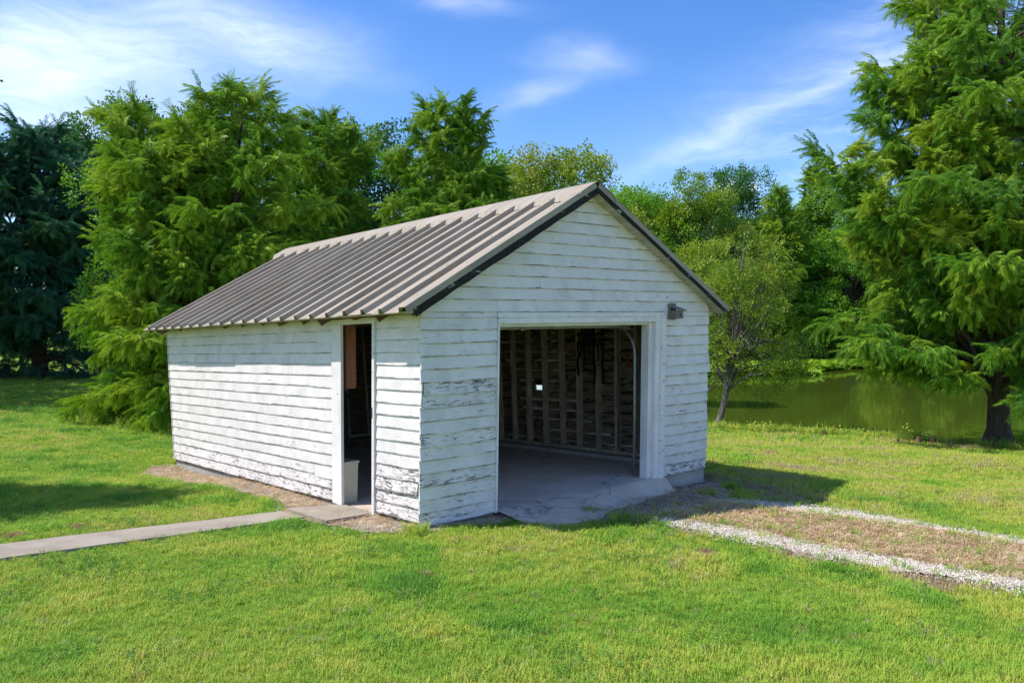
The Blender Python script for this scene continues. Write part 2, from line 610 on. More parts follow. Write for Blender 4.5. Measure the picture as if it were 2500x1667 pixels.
M['clover'] = leaf_mat('clover_leaves', [(0.068, 0.182, 0.025), (0.128, 0.280, 0.031), (0.225, 0.378, 0.042)], .25, .6, .8)
M['pad'] = leaf_mat('lily_pads', [(0.143, 0.273, 0.018), (0.221, 0.364, 0.022), (0.286, 0.403, 0.030)], .25)


def water_mat():
    m, t, b = material('pond_water')
    tc = t.new('ShaderNodeTexCoord')
    n = t.noise(t.mapping(tc.outputs['Object'], (1, 1.4, 1)), .9, 3, .5)
    n2 = t.noise(tc.outputs['Object'], .12, 3, .5)
    t.put(b.inputs['Base Color'], t.mix(n2, (.058, .092, .010), (.085, .118, .013)))
    b.inputs['Roughness'].default_value = .04
    b.inputs['IOR'].default_value = 1.33
    b.inputs['Specular IOR Level'].default_value = .5
    set_bump(t, b, n, .05, .08)
    return m


M['water'] = water_mat()

# ------------------------------------------------------------------ the lie of the land
OB = np.array([-.936, 8.40, 0.0])
UB = np.array([.75123, .65999, .02068])
VB = np.array([-.65994, .75149, -.01831])
CTRL = np.array([
    (0, 0, .05), (-5, 3, .02), (5, 3, 0), (-.94, 8.4, -.05), (0, 8.6, -.06), (2.7, 11.6, -.16), (1.6, 9.4, -.10), (-5.7, 13.7, -.29), (-2.05, 17, -.36),
    (-2.6, 9.9, -.10), (-4.7, 7.5, -.06), (4, 8, -.15), (5, 6.5, -.15), (8, 9, -.25), (8, 14, -.38), (5.2, 21.5, -.55), (10.5, 18.2, -.56), (14, 13, -.5),
    (-8, 10, -.12), (-9, 16, -.28), (-6, 24, -.42), (-14, 24, -.42), (-25, 48, -.30), (-40, 40, -.3), (0, 27, -.5), (-30, 20, -.2), (-20, 8, -.05),
    (20, 4, -.2), (0, -20, .2), (30, -10, 0), (-30, -10, .1), (-10, 70, -.3), (-40, 90, 0), (30, 95, .1), (70, 90, .2), (90, 30, 0), (0, 110, .1)])
POND = [(-1, 31), (2.5, 25.6), (5.3, 22.7), (7.3, 21.4), (9.1, 20.3), (10.6, 19.3), (11.9, 17.6), (14.5, 14.5), (19, 10), (27, 6), (45, 8),
        (64, 30), (66, 60), (52, 78), (36, 84), (20, 83), (9, 74), (2, 56), (-2, 40)]
WATER_Z = -.75


def ground_z(x, y):
    x = np.asarray(x, float)
    y = np.asarray(y, float)
    num = np.zeros(x.shape)
    den = np.zeros(x.shape)
    for cx, cy, cz in CTRL:
        w = 1.0 / ((x - cx) ** 2 + (y - cy) ** 2 + 1.2) ** 1.6
        num += w * cz
        den += w
    g = num / den
    g = g + (fbm(x, y, 3.0, 5, 2) - .5) * .035
    d = sdist(x, y, POND)
    t = np.clip((d + 1.0) / 1.8, 0, 1)
    t = t * t * (3 - 2 * t)
    bed = WATER_Z - .12 - np.clip(d, 0, 4) * .25
    return g * (1 - t) + bed * t


def gz(x, y):
    return float(ground_z(np.array([x]), np.array([y]))[0])


def build_ground():
    def axis(lo, hi, a, b, st):
        core = np.arange(a, b + 1e-6, st)
        left, right = [], []
        x, s = a, st
        while x > lo:
            s *= 1.13
            x -= s
            left.append(x)
        x, s = b, st
        while x < hi:
            s *= 1.13
            x += s
            right.append(x)
        return np.array(left[::-1] + list(core) + right)
    xs = axis(-900, 900, -12, 15, .22)
    ys = axis(-300, 1200, 2, 26, .22)
    X, Y = np.meshgrid(xs, ys)
    Z = ground_z(X, Y)
    # keep the lawn below the floor inside the barn
    rx, ry = X - OB[0], Y - OB[1]
    u = rx * UB[0] + ry * UB[1]
    v = rx * VB[0] + ry * VB[1]
    ins = (u > .15) & (u < 4.7) & (v > .15) & (v < 7.05)
    Z = np.where(ins, np.minimum(Z, -.40), Z)
    ny, nx = X.shape
    verts = np.stack([X.ravel(), Y.ravel(), Z.ravel()], 1)
    i = np.arange(ny - 1)[:, None] * nx + np.arange(nx - 1)[None, :]
    f = np.stack([i, i + 1, i + nx + 1, i + nx], -1).reshape(-1, 4)
    me = bpy.data.meshes.new('ground')
    me.from_pydata(verts.tolist(), [], f.tolist())
    me.polygons.foreach_set('use_smooth', [True] * len(me.polygons))
    me.materials.append(M['lawn'])
    o = bpy.data.objects.new('ground', me)
    COL.objects.link(o)
    tag(o, 'sloping mown green lawn around the barn', kind='structure')


build_ground()


def pond():
    b = MB()
    P = [(x + (x - 22) * .06, y + (y - 45) * .06, WATER_Z) for x, y in POND]
    b.add(P, [tuple(range(len(P)))])
    tag(b.build('pond_water', M['water']), 'still olive green pond water with tree reflections', kind='structure')


pond()


def sheet(name, poly, mat, label, off=.008, cell=.04, jit=.07, seed=0, thick=0.0, extra=None, holes=()):
    """a ragged-edged sheet that lies on the ground inside a polygon"""
    p = np.array(poly)
    xs = np.arange(p[:, 0].min() - .2, p[:, 0].max() + .2, cell)
    ys = np.arange(p[:, 1].min() - .2, p[:, 1].max() + .2, cell)
    X, Y = np.meshgrid(xs, ys)
    Xc, Yc = X[:-1, :-1] + cell / 2, Y[:-1, :-1] + cell / 2
    jx = (fbm(Xc, Yc, .3, seed) - .5) * 4 * jit
    jy = (fbm(Xc, Yc, .3, seed + 9) - .5) * 4 * jit
    keep = inpoly(Xc + jx, Yc + jy, poly)
    for h in holes:
        keep &= ~inpoly(Xc, Yc, h)
    Z = ground_z(X, Y) + off
    if extra is not None:
        Z = extra(X, Y, Z)
    nx = X.shape[1]
    used = {}
    V_, F_ = [], []
    for r, c in zip(*np.nonzero(keep)):
        q = []
        for rr, cc in ((r, c), (r, c + 1), (r + 1, c + 1), (r + 1, c)):
            k = rr * nx + cc
            if k not in used:
                used[k] = len(V_)
                V_.append((float(X[rr, cc]), float(Y[rr, cc]), float(Z[rr, cc])))
            q.append(used[k])
        F_.append(q)
    b = MB()
    b.v, b.f = V_, F_
    return tag(b.build(name, mat, None, True), label, kind='structure')


def bw(u, v):
    p = OB + u * UB + v * VB
    return (float(p[0]), float(p[1]))


PATH_L = [(-12.2, 2.1), (-4.79, 7.71), (-3.98, 8.33), (-2.58, 9.30)]
PATH_R = [(-2.22, 8.97), (-3.5, 8.03), (-4.47, 7.2), (-11.7, 1.6)]
PATH = PATH_L + PATH_R
STEP = [(-2.55, 9.33), (-1.97, 9.62), (-1.55, 8.99), (-1.95, 8.64)]
DIRT_SIDE = [(-6.0, 13.7), (-5.85, 13.0), (-5.12, 12.15), (-3.9, 11.01), (-3.31, 10.36), (-2.8, 9.75), (-2.5, 9.2), (-1.95, 8.6), (-1.5, 8.30), (-1.05, 8.18), (-.78, 8.26), bw(.2, .4), bw(.1, 7.3)]
FRONT_DIRT = [bw(-.15, -.1), (-.82, 8.27), (-.45, 8.45), (-.2, 8.62), (.05, 8.85), (.4, 8.72), (.8, 8.76), (1.15, 8.95), (1.45, 8.80), (1.85, 9.05), (3.05, 10.0), (2.75, 10.4),
              bw(4.9, -.35), bw(4.9, .1), bw(0, .1)]
TRK_N = [(1.30, 9.0), (1.76, 9.12), (2.42, 8.66), (3.02, 8.06), (3.59, 7.58), (4.26, 6.90), (5.6, 5.5), (9, 1.0), (8.6, .7), (5.2, 5.1), (4.06, 6.45), (3.62, 6.96), (3.05, 7.40), (2.55, 7.84), (2.05, 8.27), (1.65, 8.72)]
TRK_F = [(2.35, 10.12), (2.97, 10.18), (3.53, 9.96), (4.09, 9.52), (4.59, 8.93), (5.15, 8.32), (6.6, 6.8), (10, 2.2), (9.6, 1.8), (6.2, 6.4), (5.0, 8.0), (4.48, 8.62), (3.91, 9.06), (3.29, 9.48), (2.65, 9.80)]
CENTRE = [(1.6, 9.15), (2.42, 8.66), (3.02, 8.06), (3.59, 7.58), (4.26, 6.90), (5.6, 5.5), (9, 1.0), (9.6, 1.8), (6.2, 6.4), (5.0, 8.0), (4.48, 8.62), (3.91, 9.06), (3.29, 9.48), (2.5, 9.95)]

sheet('dirt_strip', DIRT_SIDE, M['dirt'], 'bare dirt strip with litter along the long sunlit wall', .010, seed=3)
sheet('dirt_apron', FRONT_DIRT, M['dirt'], 'shaded dirt and gravel patch in front of the garage opening', .012, seed=6)
sheet('straw_strip', CENTRE, M['straw_soil'], 'brown dry grass strip between the two gravel wheel tracks', .016, .05, .09, 8)
sheet('gravel_track', TRK_N, M['gravel_bed'], 'near white gravel wheel track leading away from the barn', .022, .045, .16, 12)
sheet('gravel_track', TRK_F, M['gravel_bed'], 'far white gravel wheel track beside the right hand lawn', .022, .045, .13, 15)


def slab_poly(name, poly, top, mat, label, drop=.14, kind='structure', dens=.25):
    """a cast concrete piece: dense outline, level-ish top that follows the ground plus its rise"""
    pts = []
    n = len(poly)
    for i in range(n):
        a, b_ = np.array(poly[i]), np.array(poly[(i + 1) % n])
        L = np.linalg.norm(b_ - a)
        k = max(1, int(L / dens))
        for j in range(k):
            q = a + (b_ - a) * j / k
            q = q + (rng.random(2) - .5) * .018
            pts.append(q)
    m = len(pts)
    b = MB()
    tz = [gz(*q) + top for q in pts]
    vs = [(q[0], q[1], z) for q, z in zip(pts, tz)] + [(q[0], q[1], z - drop) for q, z in zip(pts, tz)]
    b.add(vs, [tuple(range(m))] + [(i, i + m, (i + 1) % m + m, (i + 1) % m) for i in range(m)])
    return tag(b.build(name, mat), label, kind=kind)


# walk: four cast lengths with open joints, then the tilted step slab at the door
def walk():
    L, Rr = PATH_L, PATH_R[::-1]
    def at(pl, t):
        seg = [math.dist(pl[i], pl[i + 1]) for i in range(len(pl) - 1)]
        s = t * sum(seg)
        for i, g in enumerate(seg):
            if s <= g or i == len(seg) - 1:
                f = s / g
                return tuple(pl[i][k] + (pl[i + 1][k] - pl[i][k]) * f for k in (0, 1))
            s -= g
    root = empty('path', (*PATH_L[1], gz(*PATH_L[1])))
    tag(root, 'narrow concrete walk crossing the lawn to the side door', kind='structure')
    cuts = [0, .36, .74, .9985]
    for a, c in zip(cuts[:-1], cuts[1:]):
        p = [at(L, a + .0012), at(L, c - .0012), at(Rr, c - .0012), at(Rr, a + .0012)]
        o = slab_poly('paving_slab', p, .028, M['walk'], None, .12, None, .2)
        o.parent = root
        o.matrix_parent_inverse = root.matrix_basis.inverted()
    o = slab_poly('paving_slab', STEP, .045, M['walk'], 'tilted weathered step slab before the side door', .14, None, .12)
    o.parent = root
    o.matrix_parent_inverse = root.matrix_basis.inverted()


walk()

# ------------------------------------------------------------------ the barn
BW, BL = 4.86, 7.2
RU, RZ, RHALF, RDROP = 2.45, 3.65, 2.73, 1.50
barn = empty('barn', tuple(OB))
tag(barn, 'old white clapboard garage barn with peeling paint and taupe metal roof', 'barn')


def T(u, v, z):
    t = max(-.2, min(1.3, z / 2.1))
    fu, fv = max(0, min(1, u / BW)), max(0, min(1, v / BL))
    uu = u + t * (.03 * (1 - fu) * (1 - fv) + .06 * fu * (1 - fv) - .04 * (1 - fu) * fv)
    vv = v + fv * (-.12 + .25 * t)
    p = uu * UB + vv * VB
    return (float(p[0]), float(p[1]), float(p[2] + z))


def roof_low(u):
    return 3.602 - .5495 * abs(u - RU)


def lap_board(side, a0, a1, z0, z1, wear, parent, plane=0.0, slip=(0, 0), trim=None, proud=.019, name='siding_board', amp=1.0, mat=None):
    """one lapped siding board; side: 'front','left','right','back'. trim: function z->(lo,hi) cut by the roof"""
    b = MB()
    L = a1 - a0
    n = max(2, min(22, int(abs(L) / .22)))
    sd = random.random() * 100
    sec = []
    for i in range(n + 1):
        f = i / n
        a = a0 + L * f
        j = (mnoise.noise((a * 1.3 + sd, sd, 0)) * .005 + mnoise.noise((a * 7 + sd, 3, sd)) * .0022) * amp
        w = (mnoise.noise((a * .9, sd, 4)) * .004 + .002) * amp
        if (i == 0 or i == n) and amp > .5:
            j += random.uniform(0, .008)
        zb = z0 + j + slip[0] + (slip[1] - slip[0]) * f
        o = proud + w
        ring = []
        for (oo, zz) in ((-.003, zb), (o, zb), (.003, z1 + .016), (-.004, z1 + .016)):
            aa = a
            if trim:
                lo, hi = trim(min(zz, z1 + .016))
                aa = lo + (hi - lo) * f
            if side == 'front': ring.append(T(aa, plane - oo, zz))
            elif side == 'back': ring.append(T(aa, plane + oo, zz))
            elif side == 'left': ring.append(T(plane - oo, aa, zz))
            else: ring.append(T(plane + oo, aa, zz))
        sec.append(ring)
    vs = [p for r in sec for p in r]
    fs = []
    for i in range(n):
        for k in range(4):
            fs.append((i * 4 + k, i * 4 + (k + 1) % 4, (i + 1) * 4 + (k + 1) % 4, (i + 1) * 4 + k))
    fs += [(3, 2, 1, 0), (n * 4, n * 4 + 1, n * 4 + 2, n * 4 + 3)]
    b.add(vs, fs)
    m = mat or (M['paint_front'] if side in ('front', 'back') else M['paint_side'])
    o = b.build(name, m, parent)
    o['wear'] = float(wear)
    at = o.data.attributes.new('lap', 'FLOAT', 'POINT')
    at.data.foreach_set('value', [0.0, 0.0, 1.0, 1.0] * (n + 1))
    return o


def part(name, mat, parent, *boxes, wear=None, T_=T):
    b = MB()
    for bx in boxes:
        b.box(T_, *bx)
    o = b.build(name, mat, parent)
    if wear is not None:
        o['wear'] = float(wear)
        at = o.data.attributes.new('lap', 'FLOAT', 'POINT')
        at.data.foreach_set('value', [.5] * len(o.data.vertices))
    return o


def strip_box(name, mat, parent, fixed, ax, a0, a1, z0, z1, out, wear=.3, n=8, back=.0, wob=.003):
    """a vertical or horizontal trim board with slightly uneven edges"""
    return part(name, mat, parent, *fixed, wear=wear)


# --- walls: rough sheathing as the wall itself, boards on it
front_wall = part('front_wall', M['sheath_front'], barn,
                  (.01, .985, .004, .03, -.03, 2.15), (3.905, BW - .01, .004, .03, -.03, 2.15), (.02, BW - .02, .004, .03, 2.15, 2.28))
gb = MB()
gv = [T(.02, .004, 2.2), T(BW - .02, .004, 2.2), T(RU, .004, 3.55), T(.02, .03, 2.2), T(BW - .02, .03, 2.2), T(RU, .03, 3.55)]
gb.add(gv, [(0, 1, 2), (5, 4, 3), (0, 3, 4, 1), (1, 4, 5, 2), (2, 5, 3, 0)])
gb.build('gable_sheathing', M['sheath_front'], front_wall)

E_ = .1335
rnd = random.Random(21)
# front, left of the opening
wl = [.75, .62, .55, .85, .45, .62, .75, .4, .55, .8, .92, .25, .3, .42, .52, .5]
for k in range(16):
    z0 = -.045 + E_ * k
    x0 = -.022 + rnd.uniform(-.004, .006)
    sl = (0, 0)
    if k == 9: x0 += .03
    if k == 10: x0 += .045; sl = (-.004, .004)
    lap_board('front', x0, .984, z0, z0 + E_, wl[k], front_wall, slip=sl)
lap_board('front', -.022, .984, 2.091, 2.150, .55, front_wall)
# right of the opening
wr = [1.0, .7, .55, .45, .5, .45, .55, .45, .4, .3, .38, .2, .25, .12, .1, .12]
for k in range(16):
    z0 = -.045 + E_ * k
    x1 = BW + .02 + rnd.uniform(-.008, .010)
    pr = .019
    if k == 10: x1 += .035; pr = .030
    if k == 11: x1 += .02; pr = .024
    if k == 0: x1 -= .03
    lap_board('front', 3.916, x1, z0, z0 + E_, wr[k], front_wall, proud=pr, slip=(0, .006 if k == 0 else 0))
lap_board('front', 3.916, BW + .02, 2.091, 2.150, .1, front_wall)
# gable
k = 0
z = 2.150
while z < 3.54:
    z1 = min(z + E_, 3.585)
    def tr(zz, z=z):
        d = (3.602 - zz) / .5495
        return (max(-.02, RU - d), min(BW + .025, RU + d))
    def cut(a, b_):
        def g(zz):
            lo, hi = tr(zz)
            return (lo if a is None else max(a, lo), hi if b_ is None else min(b_, hi))
        return g
    we = (.30, .42, .35, .30, .40, .34, .30, .26, .22, .2, .2)[k]
    if k == 0:
        joins = [(None, .98), (.984, None)]
    elif k == 1:
        joins = [(None, 3.30), (3.304, None)]
    elif k == 2:
        joins = [(None, 1.62), (1.624, None)]
    else:
        joins = [(None, None)]
    for a, b_ in joins:
        lo, hi = cut(a, b_)(z)
        lap_board('front', lo, hi, z, z1, we, front_wall, trim=cut(a, b_), amp=.6)
    z += E_
    k += 1

# --- left (long, sunlit) wall
left_wall = part('left_wall', M['sheath'], barn,
                 (.004, .03, .01, .845, -.03, 2.2), (.004, .03, 1.775, BL - .01, -.03, 2.2), (.004, .03, .845, 1.775, 2.125, 2.2))
side_w = [.95, .8, .62, .5, .55, .4, .38, .3, .22, .2, .18, .12, .1, .1]
joints = {0: [4.0, 4.55], 1: [3.2], 2: [2.25, 2.9], 3: [4.3, 2.05], 4: [3.35], 5: [], 6: [3.9], 7: [5.9], 8: [3.4], 9: [], 10: [2.35, 4.1], 11: [], 12: [4.9], 13: []}
for k in range(14):
    z0 = .002 + .1335 * k
    cuts = [1.778] + sorted(joints[k]) + [BL + .02]
    for i in range(len(cuts) - 1):
        a, c = cuts[i] + (.0015 if i else 0), cuts[i + 1] - .0015
        sl = (0, 0)
        if k == 2 and i == 0: sl = (-.03, -.028)
        elif k == 5 and i == 0: sl = (0, 0)
        elif k == 10 and i == 0: sl = (-.012, -.004)
        elif k == 8 and i == 1: sl = (-.008, .012)
        elif rnd.random() < .3: sl = (rnd.uniform(-.01, .004), rnd.uniform(-.006, .006))
        lap_board('left', a, c, z0, z0 + .1335, side_w[k] * rnd.uniform(.8, 1.15), left_wall, slip=sl, amp=1.3 if k < 6 else .7, proud=.012 if k > 1 else .018)
    x0 = -.008 + rnd.uniform(-.006, .004)
    pr, wr_ = .013, side_w[k] * 1.1 + .05
    if k == 2: x0 += .05; pr = .026; wr_ = 1.0
    if k in (0, 1, 3): wr_ = .95
    lap_board('left', x0, .843, z0, z0 + .1335, wr_, left_wall, proud=pr, slip=(.004, -.004) if k == 2 else (0, 0))
for (a, c) in ((-.008, .843), (1.778, BL + .02)):
    lap_board('left', a, c, 1.871, 2.0, .12, left_wall, proud=.011, amp=.5)
    lap_board('left', a, c, 2.0, 2.135, .2, left_wall, proud=.010, amp=.4)
# side door trim
o = part('door_casing', M['trim_side'], left_wall, (-.032, .003, 1.560, 1.775, -.015, 2.066), wear=.35)
o = part('door_casing', M['trim_side'], left_wall, (-.036, .06, .846, .889, -.04, 2.066), wear=.5)
o = part('door_header', M['trim_side'], left_wall, (-.030, .06, .846, 1.775, 2.067, 2.13), wear=.2)
part('door_jamb', M['stud'], left_wall, (.061, .12, .872, .888, -.02, 2.06))
part('strike_plate', M['dark_metal'], left_wall, (-.045, .02, .878, .893, 1.03, 1.14))
sd = [stud for stud in (0.1, .5, .82, 2.2, 2.6, 3.0, 3.4, 3.8, 4.2, 4.6, 5.0, 5.4, 5.8, 6.2, 6.6, 7.0)]
for v in sd:
    part('stud', M['stud'], left_wall, (.031, .12, v, v + .042, .04, 2.15))

# --- right wall: studs and rough boards seen from inside
UR = BW
right_wall = part('right_wall', M['stud'], barn, (UR - .12, UR - .03, .03, BL - .03, .03, .075))
part('top_plate', M['stud'], right_wall, (UR - .12, UR - .03, .03, BL - .03, 2.15, 2.235))
tag(right_wall, 'bare stud wall seen through the garage opening')
v = .36
while v < BL - .1:
    w_ = .046 + random.uniform(-.006, .008)
    dv = random.uniform(-.015, .015)
    b = MB()
    n = 6
    ring = []
    for i in range(n + 1):
        zz = .076 + (2.149 - .076) * i / n
        j = random.uniform(-.005, .005)
        ring.append([T(UR - .128 + random.uniform(-.008, .004), v + dv + j, zz), T(UR - .028, v + dv + j, zz), T(UR - .028, v + dv + w_ + j, zz), T(UR - .128 + random.uniform(-.008, .004), v + dv + w_ + j, zz)])
    vs = [p for r in ring for p in r]
    fs = [(i * 4 + q, i * 4 + (q + 1) % 4, (i + 1) * 4 + (q + 1) % 4, (i + 1) * 4 + q) for i in range(n) for q in range(4)] + [(3, 2, 1, 0), (n * 4, n * 4 + 1, n * 4 + 2, n * 4 + 3)]
    b.add(vs, fs)
    b.build('stud', M['stud'], right_wall)
    v += .40
HOLE = (3.22, 3.50, .905, 1.035)
z = -.02
k = 0
while z < 2.25:
    h = (.17, .15, .185, .16, .155)[k % 5]
    z1 = min(z + h - .014, 2.26)
    spans = [(.02, BL - .02)]
    if k % 3 == 1: spans = [(.02, 2.78), (2.784, BL - .02)]
    if k % 3 == 2: spans = [(.02, 1.58), (1.584, 4.7), (4.704, BL - .02)]
    zc = (z + z1) / 2
    if abs(zc - .97) < .09:
        spans = [(.02, HOLE[0]), (HOLE[1], BL - .02)]
        z0s, z1s = z, z1
    for a, c in spans:
        b = MB()
        n = max(3, int((c - a) / .35))
        ring = []
        for i in range(n + 1):
            vv = a + (c - a) * i / n
            d0, d1 = random.uniform(-.012, .022), random.uniform(-.024, .010)
            q = random.uniform(0, .006)
            ring.append([T(UR - .027 - q, vv, z + d0), T(UR - .004, vv, z + d0), T(UR - .004, vv, z1 + d1), T(UR - .027 - q, vv, z1 + d1)])
        vs = [p for r in ring for p in r]
        fs = [(i * 4 + q, i * 4 + (q + 1) % 4, (i + 1) * 4 + (q + 1) % 4, (i + 1) * 4 + q) for i in range(n) for q in range(4)] + [(3, 2, 1, 0), (n * 4, n * 4 + 1, n * 4 + 2, n * 4 + 3)]
        b.add(vs, fs)
        b.build('sheathing_board', M['sheath'], right_wall)
    z += h
    k += 1
part('dark_backing', M['felt'], right_wall, (UR - .0035, UR - .0015, .02, HOLE[0], 0, 2.24))  # dark sheets added behind the boards so the gaps between them stay dark
part('dark_backing', M['felt'], right_wall, (UR - .0035, UR - .0015, HOLE[1], BL - .02, 0, 2.24))
part('dark_backing', M['felt'], right_wall, (UR - .0035, UR - .0015, HOLE[0] + .001, HOLE[1] - .001, 0, .93))
part('dark_backing', M['felt'], right_wall, (UR - .0035, UR - .0015, HOLE[0] + .001, HOLE[1] - .001, 1.03, 2.24))
for k in range(17):
    z0 = .0 + E_ * k
    if k == 7:
        spans = [(-.005, HOLE[0]), (HOLE[1], BL + .02)]
    else:
        spans = [(-.005, BL + .02)]
    for a, c in spans:
        lap_board('right', a, c, z0, min(z0 + E_, 2.23), .4, right_wall, plane=UR)

# --- back wall
back_wall = part('back_wall', M['stud'], barn, (.13, UR - .13, BL - .12, BL - .03, .03, .075))
part('top_plate', M['stud'], back_wall, (.13, UR - .13, BL - .12, BL - .03, 2.15, 2.235))
for i in range(11):
    u = .2 + i * .43
    part('stud', M['stud'], back_wall, (u, u + .045, BL - .125, BL - .028, .076, min(2.149, 9)))
z = -.02
while z < 3.4:
    h = .165
    lo, hi = .02, UR - .02
    if z + h > 2.2:
        d = (3.56 - z - h) / .5495
        lo, hi = max(lo, RU - d), min(hi, RU + d)
    if hi - lo > .3:
        part('sheathing_board', M['sheath_front'], back_wall, (lo, hi, BL - .027, BL - .004, z, z + h - .005))
    z += h
k = 0
z = 0.0
while z < 3.5:
    def trb(zz):
        d = (3.602 - zz) / .5495
        return (max(-.02, RU - d), min(BW + .02, RU + d))
    lap_board('back', 0, BW, z, min(z + E_, 3.585), .4, back_wall, plane=BL, trim=trb)
    z += E_

# --- floor and foundation
part('floor_slab', M['concrete'], barn, (.05, UR - .05, .06, BL - .05, -.24, -.028))
part('wall_curb', M['found'], barn, (UR - .30, UR - .05, .15, BL - .06, -.03, .028))
fo = MB()
for bx in ((3.93, UR - .005, .012, .20, -.55, -.050), (UR - .20, UR - .006, .2, BL - .02, -.60, -.022), (.016, UR - .2, BL - .2, BL - .01, -.60, -.022),
           (.014, .20, 1.80, BL - .2, -.60, -.006), (.016, .20, .05, .84, -.30, -.03), (.02, .99, .015, .05, -.3, -.05)):
    fo.box(T, *bx)
fo.build('foundation', M['found'], barn)
part('door_sill', M['found'], barn, (-.03, .2, .80, 1.50, -.20, -.035))

# apron cast in front of the opening
ap = [(.99, .06), (.99, -.45), (1.05, -.72), (1.35, -.80), (1.75, -.84), (2.05, -.66), (2.5, -.56), (3.1, -.40), (3.6, -.28), (4.0, -.22), (4.1, -.2), (3.95, -.1), (3.92, .06)]
apb = MB()
nu_, nv_ = 46, 12
tops = {}
def ap_front(u):
    for i in range(1, len(ap) - 3):
        (u0, v0), (u1, v1) = ap[i], ap[i + 1]
        if u0 <= u <= u1:
            return v0 + (v1 - v0) * (u - u0) / (u1 - u0)
    return -.7
us = np.linspace(.995, 3.915, nu_)
rows = []
for u in us:
    vf = ap_front(u) + (vn(np.array([u]), np.array([0.]), .12, 4)[0] - .5) * .10
    row = []
    for j in range(nv_):
        f = j / (nv_ - 1)
        v = .0595 + (vf - .0595) * f
        x, y = bw(u, v)
        zt = -.029 + float((u * UB + v * VB)[2])
        ze = gz(x, y) + .017
        s = max(0, min(1, (-v) / max(.1, -vf)))
        s = s * s * (3 - 2 * s)
        row.append((x - OB[0], y - OB[1], zt * (1 - s) + ze * s))
    row.append((row[-1][0], row[-1][1], row[-1][2] - .1))
    rows.append(row)
m_ = nv_ + 1
apb.add([p for r in rows for p in r], [(i * m_ + j, i * m_ + j + 1, (i + 1) * m_ + j + 1, (i + 1) * m_ + j) for i in range(nu_ - 1) for j in range(m_ - 1)])
aobj = apb.build('concrete_apron', M['concrete'], barn)

# --- garage opening: jambs, header, overhead door and its tracks
part('jamb_trim', M['trim'], front_wall, (.985, 1.006, -.034, .14, -.055, 2.075), wear=.2)
part('jamb_casing', M['trim'], front_wall, (3.612, 3.690, .02, .14, -.05, 2.02), wear=.05)
part('jamb_casing', M['trim'], front_wall, (3.690, 3.792, -.030, .14, -.05, 2.095), wear=.25)
part('jamb_casing', M['trim'], front_wall, (3.792, 3.882, -.042, .06, -.055, 2.10), wear=.55)
part('jamb_trim', M['trim'], front_wall, (3.882, 3.912, -.034, .03, -.045, 2.165), wear=.55)
part('door_header', M['trim'], front_wall, (1.007, 3.800, -.026, .03, 2.022, 2.085), wear=.22)
part('door_header', M['trim'], front_wall, (.988, 3.880, -.021, .03, 2.088, 2.147), wear=.38)
part('header_beam', M['door_white'], front_wall, (1.007, 3.689, .031, .15, 1.985, 2.10), wear=.1)
door = part('overhead_door', M['door_white'], barn, (1.10, 3.50, .34, .82, 1.965, 2.005))
tag(door, 'raised white garage door lying flat under the roof')
for i in range(1, 4):
    part('door_section', M['door_white'], door, (1.10, 3.50, .34 + i * .485, .82 + i * .485, 1.965 + .01 * i, 2.005 + .01 * i))
part('bottom_seal', M['galv'], door, (1.08, 3.53, .318, .338, 1.958, 1.985))
part('lift_handle', M['galv'], door, (1.62, 1.68, .30, .318, 1.945, 1.967))
for uu in (3.575, 1.05):
    b = MB()
    pts = [T(uu, 2.6, 2.0), T(uu, .62, 1.985)]
    for i in range(1, 8):
        a = math.pi / 2 * i / 7
        pts.append(T(uu, .62 - .40 * math.sin(a), 1.985 - .40 * (1 - math.cos(a))))
    pts += [T(uu, .215, 1.0), T(uu, .21, .0)]
    b.tube(pts, .021, 6)
    b.build('door_track', M['galv'], barn, True)
part('roller_bracket', M['galv'], door, (3.44, 3.57, .30, .40, 1.93, 2.0))

# --- roof
def RS(sd, s, v, n):
    if v > 6.4:
        v = v + .42 * (1 - s) * min(1, (v - 6.4) / 1.2)
    sag = 0.0
    u = RU + sd * ((RHALF + (.10 * max(0, v) / 7.5 if sd < 0 else 0)) * s + n * .482)
    p = u * UB + v * VB
    return (float(p[0]), float(p[1]), float(p[2] + RZ - RDROP * s + n * .876 + sag))


def rbox(b, sd, s0, s1, v0, v1, n0, n1):
    b.hexa([RS(sd, s0, v0, n0), RS(sd, s1, v0, n0), RS(sd, s1, v1, n0), RS(sd, s0, v1, n0),
            RS(sd, s0, v0, n1), RS(sd, s1, v0, n1), RS(sd, s1, v1, n1), RS(sd, s0, v1, n1)])


